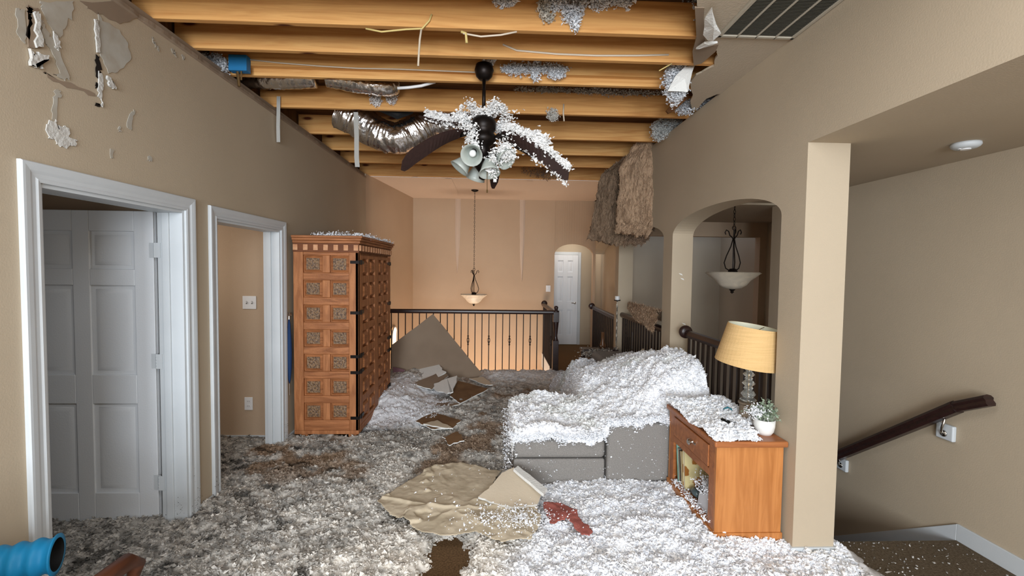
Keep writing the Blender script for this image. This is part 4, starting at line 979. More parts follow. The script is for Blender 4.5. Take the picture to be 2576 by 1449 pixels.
def fl_keep(X, Y):
    k = patch_d(X, Y) > -.05; k &= ~((X < -1.35) & (Y < 1.85))
    k &= ~((X+.35*(fbm(X, Y, 5, 3, 61)-.5)+.05 > 2.2) & (fbm(X, Y, 30, 3, 62) < .64))
    k &= ~((X < XL-.0) & (X > XL-.13) & (((Y > D1[1]) & (Y < D2[0])) | (Y > D2[1]) | (Y < D1[0])))
    k &= ~((X < XL) & (Y > 2.98) & (Y < 3.08)); k &= ~((X < XL) & (Y > 4.15))
    k &= ~((X > XR-.005) & (X < XR+.245) & (Y > 2.395) & (Y < 2.62)); k &= ~((X > XR+.1) & (Y > 2.59));
    k &= ~((X > ax0) & (X < ax1-.02) & (Y > ay0+.02) & (Y < ay1)); k &= X < 2.88
    k &= ~((X > .2) & (X < 1.35) & (Y > 3.3) & (Y < 5.4) & ~((X < .6) & (Y > 4.15)))
    return k
gx = np.concatenate([np.linspace(-3.2, -2.0, 90)[:-1], np.linspace(-2.0, 2.9, 480)])
gy = np.concatenate([np.linspace(.9, 2.05, 60)[:-1], np.linspace(2.05, 3.4, 170)[:-1], np.linspace(3.4, 5.0, 120)[:-1], np.linspace(5.0, 6.90, 100)])
heightfield('floor_debris', gx, gy, fl_h, fl_c, 'trampled layer of loose insulation debris covering the floor', cat='debris', keep=fl_keep, ntuft=135000, tsize=(.004, .0125),
            dens=lambda x, y: np.clip(2.6-.75*(y-2.0), .12, 3)*np.where(y < 2.05, .15, 1)*(1+1.3*((x > 0.2) & (x < 1.95) & (y < 3.3)))*np.where(x > 2.0, .025, 1))

# ------------------------------------------------------------------ fallen drywall and scraps
def slab(name, pts, th, m, label, cat='drywall piece', group='fallen drywall pieces', edge_m=None, jit=.006, sub=5):
    pts = [np.array(p, float) for p in pts]; n = np.cross(pts[1]-pts[0], pts[2]-pts[0]); n /= np.linalg.norm(n)
    if n[2] < 0 and abs(n[2]) > .3: n = -n
    ring = []
    for i in range(len(pts)):
        a, c = pts[i], pts[(i+1) % len(pts)]
        for t in np.linspace(0, 1, sub+1)[:-1]:
            q = a*(1-t)+c*t; 
            if t > 0: q = q+rng.normal(0, jit, 3)
            ring.append(q - n*np.dot(q-pts[0], n))
    e = empty(name, tuple(sum(ring)/len(ring)), label, cat, group)
    MB().prism([tuple(q) for q in ring], tuple(-n*th*.9)).build('gypsum_core', edge_m or GYP, e)
    MB().prism([tuple(q+n*.0005) for q in ring], tuple(n*.001)).build('paper_face', m, e)
    return e
# big triangular board leaning against the armoire and railing
P3 = [py(1089, 790, 6.55), py(1214, 941, 6.25), py(1120, 975, 6.0), py(985, 960, 6.0), py(985, 862, 6.35)]
a = P3[0]; c = P3[1]; d = P3[4]; nrm = np.cross(c-a, d-a)
def toplane(x, y): r_ = _ray(x, y); return O + r_*(np.dot(a-O, nrm)/np.dot(r_, nrm))
slab('leaning_drywall_board', [toplane(1089, 790), toplane(1214, 941), toplane(1150, 985), toplane(985, 965), toplane(985, 868)], .014, BOARDB, 'large taupe drywall board standing on its corner before the foyer railing', jit=.002)
slab('drywall_fragment', [pz(1035, 925, .24), pz(1098, 915, .30), pz(1122, 935, .26), pz(1060, 962, .2)], .02, GYP, 'torn white drywall lump leaning below the tall taupe board', jit=.018)
slab('drywall_fragment', [pz(1040, 965, .19), pz(1118, 932, .25), pz(1128, 946, .22), pz(1085, 978, .17)], .012, BOARDB, 'grey paper fragment under the torn white lump', jit=.01)
slab('drywall_fragment', [pz(1092, 965, .20), pz(1150, 945, .28), pz(1140, 985, .20), pz(1125, 993, .17), pz(1095, 985, .15)], .012, GYP, 'upturned white drywall fragment in the middle of the floor pile', jit=.012)
slab('drywall_board', [pz(1152, 958, .20), pz(1228, 978, .17), pz(1158, 1014, .14), pz(1132, 1000, .14)], .014, BOARDK, 'brown-faced drywall square lying among the rubble by the armoire', jit=.004)
slab('drywall_board', [pz(1110, 1006, .125), pz(1158, 1016, .13), pz(1120, 1026, .12), pz(1085, 1016, .12)], .010, BOARDB, 'thin greyish board strip lying before the brown square')
slab('drywall_board', [pz(1045, 1060, .10), pz(1090, 1038, .12), pz(1160, 1058, .12), pz(1140, 1075, .11), pz(1085, 1078, .10)], .010, BOARDK, 'long brown paper-faced piece half under dust in mid floor', jit=.01)
slab('drywall_board', [pz(1065, 1066, .115), pz(1100, 1057, .12), pz(1140, 1078, .115), pz(1120, 1080, .10)], .012, BOARD, 'narrow cream strip on the mid floor rubble', jit=.006)
slab('drywall_board', [pz(1112, 1098, .10), pz(1152, 1086, .12), pz(1168, 1108, .11), pz(1130, 1120, .09)], .010, BOARDK, 'small brown scrap nearest the viewer in the mid floor rubble', jit=.01)
slab('drywall_board', [pz(1180, 952, .15), pz(1215, 948, .17), pz(1240, 968, .16), pz(1222, 972, .13)], .012, BOARD, 'pale strip right of the brown square, near the foyer railing', jit=.006)
slab('fallen_book', [pz(990, 950, .16), pz(1016, 946, .18), pz(1018, 930, .26), pz(992, 926, .26)], .03, mat('dull_maroon_cover', (112, 78, 84), .7), 'dull maroon book standing in the rubble beside the armoire', 'book', None, jit=.002)
# cream chunk in the foreground and the wet paper sheet
def plane_pts(anch, pix):
    A = [pz(*q) for q in anch]; nr = np.cross(A[1]-A[0], A[2]-A[0]); out = []
    for x, y in pix: r_ = _ray(x, y); out.append(O+r_*(np.dot(A[0]-O, nr)/np.dot(r_, nr)))
    return out
anc = ((1205, 1262, .15), (1352, 1268, .15), (1298, 1176, .235))
slab('drywall_chunk', plane_pts(anc, [(1292, 1176), (1366, 1234), (1352, 1268), (1290, 1275), (1245, 1266), (1203, 1250), (1240, 1218), (1262, 1190)]), .016, BOARD, 'cream drywall chunk with a broken white edge in front of the sofa', jit=.003)
slab('drywall_edge', plane_pts(((1303, 1172, .247), (1376, 1236, .215), (1292, 1180, .25)), [(1292, 1179), (1303, 1172), (1377, 1229), (1368, 1243)]), .02, GYP, 'snapped white gypsum strip along the top of the cream chunk', jit=.002)
# crumpled sheet: grid draped over the debris
sp_ = [pz(x, y, .11)[:2] for x, y in ((945, 1262), (1085, 1178), (1160, 1166), (1262, 1188), (1240, 1222), (1330, 1262), (1365, 1300), (1340, 1360), (1262, 1370), (1200, 1340), (1140, 1352), (1060, 1340), (985, 1300))]
xs = np.linspace(-1.05, .40, 230); ys = np.linspace(2.35, 3.5, 190); X, Y = np.meshgrid(xs, ys, indexing='ij')
sx = X+.025*(fbm(X, Y, 9, 3, 1)-.5)*2; sy = Y+.025*(fbm(X, Y, 9, 3, 44)-.5)*2
msk = in_poly(sx, sy, [tuple(p) for p in sp_])
ridge = 1-np.abs(fbm(X+.3*Y, Y, 4.5, 3, 5)-.5)*4; ridge = np.clip(ridge, 0, 1)**3
H = .122+.022*ridge*fbm(X, Y, 2, 2, 8)+.02*(fbm(X, Y, 1.6, 3, 19)-.5)+.014*np.exp(-((Y-2.80+.16*X-.05*np.sin(X*5))/.014)**2)+.03*sstep(.56, .68, fbm(X, Y, 8, 3, 77))*sstep(-.2, -.7, X)+.010*(fbm(X, Y, 14, 3, 2)-.5)
idx = np.arange(X.size).reshape(X.shape); Fq = np.stack([idx[:-1, :-1], idx[1:, :-1], idx[1:, 1:], idx[:-1, 1:]], -1).reshape(-1, 4); Fq = Fq[msk.ravel()[Fq].all(1)]
used = np.unique(Fq); remap = -np.ones(X.size, int); remap[used] = np.arange(len(used))
V = np.stack([X, Y, H], -1).reshape(-1, 3)[used]; Fq = remap[Fq]
me = bpy.data.meshes.new('paper_sheet'); me.from_pydata(V.tolist(), [], Fq.tolist()); me.materials.append(PAPER)
for p in me.polygons: p.use_smooth = True
o = bpy.data.objects.new('crumpled_paper_sheet', me); COL.objects.link(o); md = o.modifiers.new('s', 'SOLIDIFY'); md.thickness = .003; md.offset = -1
tag(o, 'large crumpled beige paper sheet lying wet on the floor in front of the sofa', 'paper sheet')
n = 420; t = rng.random((n, 2)); P = np.stack([-.9+1.3*t[:, 0], 2.4+1.0*t[:, 1], np.full(n, .155)], 1); P = P[in_poly(P[:, 0], P[:, 1], [tuple(p) for p in sp_])]
cl = rng.normal(0, 1, (500, 2))*np.array([.16, .08])+np.array([.12, 2.62]); P = np.concatenate([P[:40], np.concatenate([cl, .15+.02*rng.random((500, 1))], 1)])
fluff_obj('insulation_flakes', P, rng.uniform(.005, .012, len(P)), whites(len(P), .65, .9), 'white flakes scattered over the crumpled beige sheet')
# red cloth
def cloth(name, poly_px, z, m, label, cat, amp=.02, res=70):
    pl = [pz(x, y, z)[:2] for x, y in poly_px]; A = np.array(pl); xs = np.linspace(A[:, 0].min()-.02, A[:, 0].max()+.02, res); ys = np.linspace(A[:, 1].min()-.02, A[:, 1].max()+.02, res)
    X, Y = np.meshgrid(xs, ys, indexing='ij'); sx = X+.015*(fbm(X, Y, 30, 3, 1)-.5)*2; sy = Y+.015*(fbm(X, Y, 30, 3, 44)-.5)*2
    msk = in_poly(sx, sy, [tuple(p) for p in pl]); H = z+amp*(fbm(X, Y, 9, 3, 7)-.3)
    idx = np.arange(X.size).reshape(X.shape); Fq = np.stack([idx[:-1, :-1], idx[1:, :-1], idx[1:, 1:], idx[:-1, 1:]], -1).reshape(-1, 4); Fq = Fq[msk.ravel()[Fq].all(1)]
    used = np.unique(Fq); rm = -np.ones(X.size, int); rm[used] = np.arange(len(used)); V = np.stack([X, Y, H], -1).reshape(-1, 3)[used]
    me = bpy.data.meshes.new(name); me.from_pydata(V.tolist(), [], rm[Fq].tolist()); me.materials.append(m)
    for p in me.polygons: p.use_smooth = True
    o = bpy.data.objects.new(name, me); COL.objects.link(o); md = o.modifiers.new('s', 'SOLIDIFY'); md.thickness = .004; md.offset = -1
    return tag(o, label, cat)
cloth('red_cloth', [(1366, 1266), (1410, 1262), (1450, 1285), (1470, 1318), (1492, 1335), (1488, 1352), (1462, 1348), (1442, 1322), (1425, 1305), (1398, 1318), (1380, 1322), (1372, 1295)], .145, RED, 'dull red cloth half buried in the white fluff before the sofa', 'cloth', .03)

# drywall and wrap lying on the far end of the sofa
slab('drywall_board', [py(1590, 908, 4.95), py(1625, 868, 5.25), py(1690, 885, 5.0), py(1735, 905, 4.8), py(1690, 912, 4.7)], .014, BOARD, 'cream drywall piece on top of the insulation at the far end of the sofa', jit=.006)
slab('drywall_board', [py(1535, 928, 4.75), py(1600, 900, 5.0), py(1618, 902, 4.95), py(1560, 930, 4.7)], .010, BOARD, 'long pale drywall strip lying on the sofa insulation', jit=.004)
# grey plastic wrap heap behind the sofa
n = 2600; c = py(1560, 888, 5.9); P = rng.normal(0, 1, (n, 3))*np.array([.11, .08, .03])+np.array([1.40, 5.70, c[2]+.01]); v = rng.uniform(.10, .38, (n, 1)); v[rng.random(n) < .18] = .65
base = MB(); 
tag(MB().lathe([(0, c[2]+.03), (.12, c[2]), (.19, c[2]-.15), (.21, 0.0)], (1.36, 5.70, 0), 24).build('covered_side_chair', BOARDK, None, smooth=True), 'brown draped seat behind the sofa, piled with grey debris', 'chair')
fluff_obj('grey_debris_pile', P, rng.uniform(.008, .02, n), np.clip(v*np.array([1, .93, .82]), 0, .9), 'grey and brown debris heaped beyond the far end of the sofa', cat='debris', arms=1, flat=.5)

# candle holders and vases on a console at the far end
cz = py(1553, 872, 6.05)[2]-.02
e = empty('console_table', (1.45, 6.02, 0), 'dark narrow console table holding glass candle sticks before the far arches', 'table')
MB().box((1.18, 5.93, cz-.03), (1.68, 6.12, cz)).build('top', RAILW, e, bevel=.004)
for x in (1.20, 1.63):
    for y in (5.95, 6.07): MB().box((x, y, 0.0), (x+.03, y+.03, cz-.03)).build('leg', RAILW, e)
def stick(xp, ytop, w_, label, r=.03, candle=True):
    p = py(xp, ytop, 6.02); x = p[0]; zt_ = p[2]; h = zt_-cz; e = empty('candle_holder', (x, 6.02, cz), label, 'candle holder', 'glass candle holders on the console')
    hc = .05 if candle else 0; prof = [(0, cz), (r*1.2, cz), (r*1.2, cz+.008), (.008, cz+.02)]; k = 6
    for i in range(k): z0 = cz+.03+(h-hc-.06)*i/k; dz = (h-hc-.06)/k; prof += [(.006, z0), (.016, z0+dz*.5), (.006, z0+dz)]
    prof += [(.012, zt_-hc-.015), (r*1.3, zt_-hc-.008), (r*1.3, zt_-hc), (0, zt_-hc)]
    MB().lathe(prof, (x, 6.02, 0), 16).build('glass_stem', GLASS, e, smooth=True)
    MB().lathe([(r*1.35, zt_-hc-.012), (r*1.35, zt_-hc), (0, zt_-hc)], (x, 6.02, 0), 16).build('dish', BLACKM, e)
    if candle: MB().lathe([(r, zt_-hc), (r, zt_), (r*.6, zt_-.003), (0, zt_-.006)], (x, 6.02, 0), 16).build('candle', PLATE, e, smooth=False)
stick(1553, 745, 0, 'tallest glass candle holder with a short white candle before the far arch', .032)
stick(1575, 800, 0, 'shorter glass candle holder beside the white cylinder', .02, False)
p = py(1590, 836, 6.0); tag(MB().lathe([(0, cz), (.016, cz), (.016, p[2]), (.012, p[2]-.004), (0, p[2]-.01)], (p[0], 6.0, 0), 18).build('pillar_candle', PLATE, None), 'slim white cylinder candle at the right of the console', 'candle')
p = py(1581, 848, 5.98); tag(MB().lathe([(0, cz), (.02, cz), (.024, p[2]), (.020, p[2]), (.016, cz+.01), (0, cz+.01)], (p[0], 5.98, 0), 18).build('glass_tumbler', GLASS, None, smooth=True), 'short clear glass tumbler between the candle holders', 'glass')
p = py(1521, 840, 5.9); tag(MB().lathe([(0, cz), (.035, cz), (.04, cz+.05), (.022, cz+.11), (.02, p[2]), (.028, p[2]+.01), (0, p[2]+.01)], (p[0], 6.0, 0), 18).build('brown_jar', mat('brown_glazed_ceramic', (92, 62, 40), .3), None, smooth=True), 'brown ceramic jar at the left of the console', 'jar')

# ------------------------------------------------------------------ brown fibre batts
def batt(name, rows, label, seed, th=.06, col=((.25, .165, .105), (.42, .29, .19)), n_across=60, group=None):
    """rows: list of (left point, right point) down the batt"""
    R0 = np.array([[r_[0], r_[1]] for r_ in rows], float); m_ = 110; k = np.linspace(0, len(rows)-1, m_)
    L_ = np.stack([np.interp(k, range(len(rows)), R0[:, 0, j]) for j in range(3)], 1); Rr = np.stack([np.interp(k, range(len(rows)), R0[:, 1, j]) for j in range(3)], 1)
    V = []; C = []; u = np.linspace(0, 1, n_across); uu, tt = np.meshgrid(u, np.linspace(0, 1, m_)); 
    for side in (0, 1):
        g = L_[:, None, :]*(1-u[None, :, None])+Rr[:, None, :]*u[None, :, None]
        nz = (fbm(uu*3, tt*3.5, 3, 4, seed+side*5)-.5)*.06*2*(.3+th*8) + (fbm(uu*14, tt*5, 3, 3, seed+9)-.5)*.022
        fold = .035*np.sin(uu*2*pi*1.5+.6)*(1-side*.3)
        bulge = th*.5*np.sqrt(np.clip(1-(2*uu-1)**4, 0, 1))
        g = g.copy(); g[..., 1] += (-bulge+nz+fold) if side == 0 else (bulge+nz+fold)
        g[..., 0] += (fbm(tt*9, uu*2, 2, 3, seed+3)-.5)*.035; g[..., 2] += (fbm(uu*9, tt*0, 2, 3, seed+4)-.5)*.07*tt
        V.append(g.reshape(-1, 3)); f = np.clip(fbm(uu*18, tt*5, 3, 4, seed+20)*1.5-.3+.25*(fbm(uu*4, tt*1.5, 2, 2, seed+30)-.5), 0, 1)[..., None]
        C.append((np.array(col[0])*(1-f)+np.array(col[1])*f).reshape(-1, 3))
    idx = np.arange(m_*n_across).reshape(m_, n_across); Fq = np.stack([idx[:-1, :-1], idx[1:, :-1], idx[1:, 1:], idx[:-1, 1:]], -1).reshape(-1, 4); o_ = m_*n_across
    br = np.concatenate([idx[0], idx[1:, -1], idx[-1, ::-1][1:], idx[::-1, 0][1:]]); bf = np.stack([br[:-1], br[1:], br[1:]+o_, br[:-1]+o_], 1)
    allV = np.concatenate(V); allC = np.concatenate(C)
    # fibres
    nf = 5200; fi = rng.integers(0, len(allV), nf); P0 = allV[fi]; dirn = rng.normal(0, 1, (nf, 3))*np.array([.35, .5, 1]); dirn /= np.linalg.norm(dirn, axis=1)[:, None]; Ln = rng.uniform(.01, .035, nf)[:, None]
    w_ = rng.normal(0, 1, (nf, 3))*.0025; FV = np.concatenate([P0-w_, P0+w_, P0+dirn*Ln], 1).reshape(-1, 3)
    FFt = np.arange(nf*3).reshape(-1, 3)+len(allV); FC = np.repeat(allC[fi]*rng.uniform(.6, 1.35, (nf, 1)), 3, 0)
    o = colored_mesh(name, np.concatenate([allV, FV]), [np.concatenate([Fq, Fq[:, ::-1]+o_, bf]), FFt], np.clip(np.concatenate([allC, FC]), 0, .8), BATT)
    return tag(o, label, 'insulation batt', group)
Yb = 4.92
batt('insulation_batt', [(py(1600, 355, Yb), py(1658, 356, Yb-.05)), (py(1560, 420, Yb), py(1657, 420, Yb-.1)), (py(1556, 500, Yb), py(1650, 500, Yb-.1)), (py(1552, 560, Yb), py(1648, 560, Yb-.1)), (py(1548, 585, Yb), py(1624, 597, Yb-.1))],
     'long brown fibre batt hanging from the ceiling against the right wall', 3, .07, ((.27, .18, .115), (.52, .36, .235)))
batt('insulation_batt', [(py(1570, 395, 5.25), py(1605, 375, 5.2)), (py(1510, 440, 5.25), py(1585, 430, 5.2)), (py(1500, 500, 5.25), py(1582, 500, 5.2)), (py(1490, 560, 5.25), py(1580, 570, 5.2)), (py(1478, 600, 5.25), py(1572, 622, 5.2)), ],
     'darker brown batt hanging left of and behind the long one', 17, .06, ((.16, .11, .072), (.30, .205, .135)))
batt('insulation_batt', [(py(1575, 560, 5.15), py(1650, 560, 5.1)), (py(1572, 600, 5.15), py(1632, 598, 5.1)), (py(1572, 618, 5.15), py(1612, 614, 5.1))],
     'short lower flap of brown batt showing under the hanging ones', 29, .05, ((.18, .12, .08), (.34, .23, .155)))
Yr = 4.85
batt('insulation_batt', [((XR+.10, 5.62, 1.10), (XR+.10, 4.47, 1.12)), ((XR+.04, 5.6, 1.22), (XR+.04, 4.47, 1.25)), ((XR-.02, 5.55, 1.26), (XR-.04, 4.47, 1.25)), ((XR-.07, 5.4, 1.20), (XR-.07, 4.47, 1.13)), ((XR-.07, 5.1, 1.10), (XR-.07, 4.50, 1.03))],
     'brown fibre batt draped over the railing in the middle arch', 41, .05, ((.25, .17, .11), (.44, .31, .21)))

# ------------------------------------------------------------------ foil ducts, cables, straps
def duct(name, pts, r, label, m=FOIL):
    pts = [Vector(p) for p in pts]; P = []
    for i in range(len(pts)-1):
        p0 = pts[max(i-1, 0)]; p1 = pts[i]; p2 = pts[i+1]; p3 = pts[min(i+2, len(pts)-1)]
        for t in np.linspace(0, 1, 22, endpoint=False): P.append(.5*((2*p1)+(p2-p0)*t+(2*p0-5*p1+4*p2-p3)*t*t+(3*p1-p0-3*p2+p3)*t**3))
    P.append(pts[-1]); R_ = [r*(1+.012*math.sin(i*1.9)+.012*random.uniform(-1, 1)) for i in range(len(P))]
    b = MB().tube(P, R_, 40)
    vs = np.array(b.v); k = .5*(fbm(vs[:, 0]*9+vs[:, 2]*5, vs[:, 1]*9+vs[:, 2]*11, 4, 3, 5)-.5)+.6*(fbm(vs[:, 0]*3, vs[:, 2]*3, 2, 3, 15)-.5)
    ctr = np.repeat(np.array([tuple(p) for p in P]), 40, 0); dv = vs-ctr; vs = ctr+dv*(1+.35*k[:, None]); b.v = [tuple(v) for v in vs]
    return tag(b.build(name, m, None, smooth=True), label, 'duct', 'foil ducts')
duct('foil_duct', [(-1.44, 4.24, 3.085), (-1.33, 4.24, 3.03), (-1.14, 4.25, 2.92), (-.96, 4.26, 2.865), (-.80, 4.28, 2.92), (-.66, 4.30, 3.02), (-.45, 4.32, 3.08)], .145, 'silver foil duct sagging in a loop below the joists beside the fan')
duct('foil_duct', [(-2.0, 3.66, 3.13), (-1.75, 3.66, 3.135), (-1.45, 3.66, 3.15)], .075, 'short foil duct between joists over the left wall, below the blue box')
duct('foil_duct', [(-1.35, 3.66, 3.16), (-1.1, 3.68, 3.13), (-.92, 3.72, 3.12), (-.85, 3.78, 3.16)], .075, 'foil duct bend between the joists just left of the fan canopy')
MB_ = MB().tube([(-1.05, 4.10, 3.10), (-.9, 4.12, 3.04), (-.78, 4.14, 3.10)], .045, 16); tag(MB_.build('black_duct_collar', BLACK, None, smooth=True), 'black duct collar above the sagging foil loop', 'duct collar')

# blue box on the fan joist
p0 = py(581, 142, jy[3]-.09); p1 = py(627, 183, jy[3]-.09)
e = empty('junction_box', ((p0[0]+p1[0])/2, jy[3]-.07, p1[2]), 'blue plastic junction box on the joist at the top of the left wall', 'junction box')
zb0, zb1 = p1[2], min(p0[2], 3.19)
MB().box((p0[0], jy[3]-.125, zb0), (p1[0], jy[3]-.068, zb1)).build('box', BLUEB, e, bevel=.004)
MB().tube([(p0[0]+.05, jy[3]-.10, zb0), (p0[0]+.055, jy[3]-.10, zb0-.05), (p0[0]+.06, jy[3]-.10, zb0-.10)], .01, 6).tube([(p0[0]+.08, jy[3]-.11, zb0), (p0[0]+.08, jy[3]-.11, zb0-.06)], .006, 6).build('loose_wire', BRASS, e)

def cable(pts, r, m, label, kind='cable', name='cable'):
    return tag(MB().tube(pts, r, 6).build(name, m, None, smooth=True), label, kind)
cable([tuple(py(x, y, jy[3]-.075)) for x, y in ((628, 150), (700, 158), (800, 166), (900, 172), (1000, 174), (1100, 178), (1198, 182))], .0045, WIREW, 'thin white cable stapled along the joist from the blue box to the fan')
cable([tuple(py(x, y, jy[2]-.025)) for x, y in ((1265, 112), (1300, 127), (1400, 136), (1500, 140), (1600, 140), (1682, 138))], .006, WIREW, 'white cable sagging along the joist from the fan to the torn ceiling')
cable([tuple(py(x, y, jy[3]+.06)) for x, y in ((1000, 222), (1030, 220), (1060, 216), (1095, 206))], .011, PLATE, 'thick white cable curving above the foil duct')
cable([tuple(py(x, y, jy[1]-.03)) for x, y in ((1052, 166), (1054, 130), (1056, 100), (1060, 74))], .006, BOARD, 'thin torn paper strip hanging straight down left of the fan', 'paper strip', 'paper_strip')
cable([tuple(py(x, y, jy[1]-.03)) for x, y in ((920, 72), (960, 80), (1020, 74), (1062, 72), (1080, 52), (1086, 36))], .005, WIREY, 'pale yellow torn strip along the lower edge of the second joist', 'paper strip', 'paper_strip')
cable([tuple(py(x, y, jy[1]-.03)) for x, y in ((1160, 80), (1172, 84), (1174, 108))], .008, WIREY, 'short yellow and white strip dangling just left of the fan rod', 'paper strip', 'paper_strip')
cable([tuple(py(x, y, jy[1]-.03)) for x, y in ((1165, 84), (1210, 92), (1260, 88), (1300, 80))], .005, WIREW, 'white torn strip crossing above the fan canopy', 'paper strip', 'paper_strip')
cable([tuple(py(x, y, jy[4]-.03)) for x, y in ((1418, 262), (1417, 285), (1419, 305))], .007, BOARD, 'short torn strip hanging right of the fan', 'paper strip', 'paper_strip')
cable([tuple(py(x, y, jy[2]-.03)) for x, y in ((1658, 178), (1690, 160))], .004, WIREY, 'yellow cable end poking out at the torn ceiling edge')
def strap(pts, w_, label):
    b = MB(); vs = []
    for p in pts: vs += [(p[0]-w_/2, p[1], p[2]), (p[0]+w_/2, p[1], p[2]), (p[0]+w_/2, p[1]+.002, p[2]), (p[0]-w_/2, p[1]+.002, p[2])]
    fs = []
    for i in range(len(pts)-1): fs += [(4*i+k, 4*i+(k+1) % 4, 4*i+4+(k+1) % 4, 4*i+4+k) for k in range(4)]
    tag(b.add(vs, fs).build('duct_strap', STRAP, None), label, 'strap', 'grey duct straps')
strap([py(895, 282, 4.0), py(897, 340, 4.0), py(897, 395, 4.0), py(899, 420, 4.0)], .04, 'grey strap hanging straight down in front of the sagging foil duct')
strap([(-1.862, 3.93, 3.10), (-1.865, 3.93, 2.95), (-1.868, 3.93, 2.85), (-1.876, 3.95, 2.72)], .03, 'grey strap hanging down over the top of the left wall')

# splinter of dark wood and torn white ceiling paper at the right
A = [py(x, y, 3.6) for x, y in ((1676, 278), (1690, 262), (1735, 232), (1733, 245), (1700, 275), (1682, 285))]
tag(MB().prism([tuple(p) for p in A], (0, .02, 0)).build('wood_splinter', mat('dark_brown_wood', (104, 68, 36), .8), None), 'dark wooden splinter sticking out at the torn ceiling corner', 'wood piece')
def torn(pts, m, label, dy=.012):
    b = MB(); pts = [np.array(p) for p in pts]; c = sum(pts)/len(pts); n = len(pts)
    vs = [tuple(p+rng.normal(0, .006, 3)) for p in pts]+[tuple(c+np.array([0, -.03, -.01]))]
    b.add(vs, [(i, (i+1) % n, n) for i in range(n)]); o = b.build('torn_drywall', m, None)
    md = o.modifiers.new('s', 'SOLIDIFY'); md.thickness = dy
    tag(o, label, 'drywall piece', 'torn ceiling drywall'); return o
torn([pz(x, y, CZ-.05) for x, y in ((1768, 42), (1790, 22), (1798, 62), (1812, 78), (1800, 92), (1785, 98), (1772, 82), (1776, 64))], GYP, 'curled white drywall flap beside the corner of the ceiling grille')
torn([pz(x, y, CZ-.03) for x, y in ((1752, 120), (1775, 100), (1805, 104), (1790, 108), (1762, 118))], GYP, 'thin white flap just below the corner of the ceiling grille')
torn([py(x, y, 3.05) for x, y in ((1678, 232), (1700, 190), (1722, 172), (1745, 165), (1738, 182), (1730, 228), (1705, 232))], GYP, 'broad white drywall flap hanging at the end of the joists', .01)
tag(MB().prism([tuple(pz(x, y, CZ-.016)) for x, y in ((1748, 20), (1752, 95), (1742, 130), (1745, 165), (1765, 160), (1800, 130), (1808, 112), (1775, 118), (1770, 50), (1772, 20))], (0, 0, .01)).build('torn_backing_paper', BOARDB, None), 'brown backing paper exposed along the torn ceiling edge by the grille', 'drywall piece', 'torn ceiling drywall')

# white insulation tucked between and hanging from the joists
def clump(px_pts, Y, n, spread, label, size=(.007, .015), lo=.55, hi=.85, tint=(.95, .98, 1.02)):
    P = []
    for (x, y, sx, sy) in px_pts:
        c = py(x, y, Y); k = int(n*sx*sy/sum(a[2]*a[3] for a in px_pts)); s = Y/1120
        q = rng.uniform(-1, 1, (k*2, 2)); q = q[(q**2).sum(1) < 1][:k]; kk = len(q)
        P.append(np.stack([c[0]+q[:, 0]*sx*s, c[1]+rng.normal(0, spread, kk), c[2]+q[:, 1]*sy*s], 1))
    P = np.concatenate(P); N = len(P)
    fluff_obj('insulation_clump', P, rng.uniform(*size, N), whites(N, lo, hi, tint), label, 'insulation between the joists')
clump([(1440, 22, 26, 40), (1400, 5, 30, 18), (1500, 5, 40, 16), (1560, 4, 30, 12), (1448, 62, 9, 16)], jy[1]-.04, 1800, .02, 'white insulation spilling over the second joist at the top of the view')
clump([(1370, 20, 14, 26), (1380, 45, 14, 8)], jy[1]-.035, 350, .012, 'small beige insulation streak on the second joist', tint=(1, .93, .8), lo=.4, hi=.65)
clump([(1270, 2, 28, 10)], jy[1]-.035, 250, .012, 'grey insulation tuft at the top edge left of the beige streak')
clump([(1350, 172, 80, 12), (1400, 185, 22, 14), (1290, 176, 30, 10), (1345, 188, 10, 14)], jy[3]-.085, 1400, .012, 'long white insulation strip on the joist right of the fan canopy')
clump([(1222, 105, 12, 30), (1235, 130, 12, 26), (1245, 100, 22, 12), (1228, 150, 16, 12)], jy[3]-.16, 700, .015, 'white insulation clinging around the fan canopy')
clump([(1560, 232, 110, 8), (1450, 228, 100, 6), (1350, 226, 60, 5)], jy[4]-.03, 1500, .02, 'greyish insulation ridge along the top of the marked joist', lo=.3, hi=.6, tint=(1, .97, .9))
clump([(1390, 290, 13, 15)], jy[4]-.03, 260, .012, 'beige insulation tuft hanging right of the fan', tint=(1, .95, .86), lo=.4, hi=.7)
clump([(1712, 130, 26, 34), (1700, 165, 18, 22), (1690, 205, 18, 36), (1712, 215, 16, 30), (1700, 240, 16, 22)], 3.12, 2600, .03, 'white insulation hanging at the right ends of the joists')
clump([(1745, 25, 14, 40), (1735, 5, 20, 20), (1770, 15, 26, 20)], 2.66, 900, .03, 'grey insulation beside the ceiling grille at the top of the view', lo=.35, hi=.7)
clump([(1725, 268, 26, 16), (1770, 255, 22, 12), (1790, 243, 14, 8)], 3.75, 1100, .03, 'insulation showing in the hole above the right wall', lo=.45, hi=.75)
clump([(1670, 318, 30, 20), (1660, 335, 18, 18), (1700, 305, 18, 10)], 4.42, 1300, .03, 'insulation lump on top of the right wall near the hanging batts', lo=.4, hi=.7, tint=(.98, 1, .97))
clump([(540, 155, 26, 14), (555, 170, 16, 12), (515, 145, 12, 8)], 3.25, 700, .02, 'white insulation on top of the left wall beside the blue box', lo=.4, hi=.7)
clump([(945, 250, 14, 16), (985, 240, 14, 22), (990, 215, 12, 10)], jy[4]-.04, 700, .02, 'white insulation by the foil duct bend left of the fan', tint=(1, .95, .92))
clump([(1350, 430, 40, 14), (1380, 440, 30, 12)], 6.6, 700, .03, 'brown fibres at the edge of the intact foyer ceiling', lo=.12, hi=.25, tint=(1.2, .85, .6))

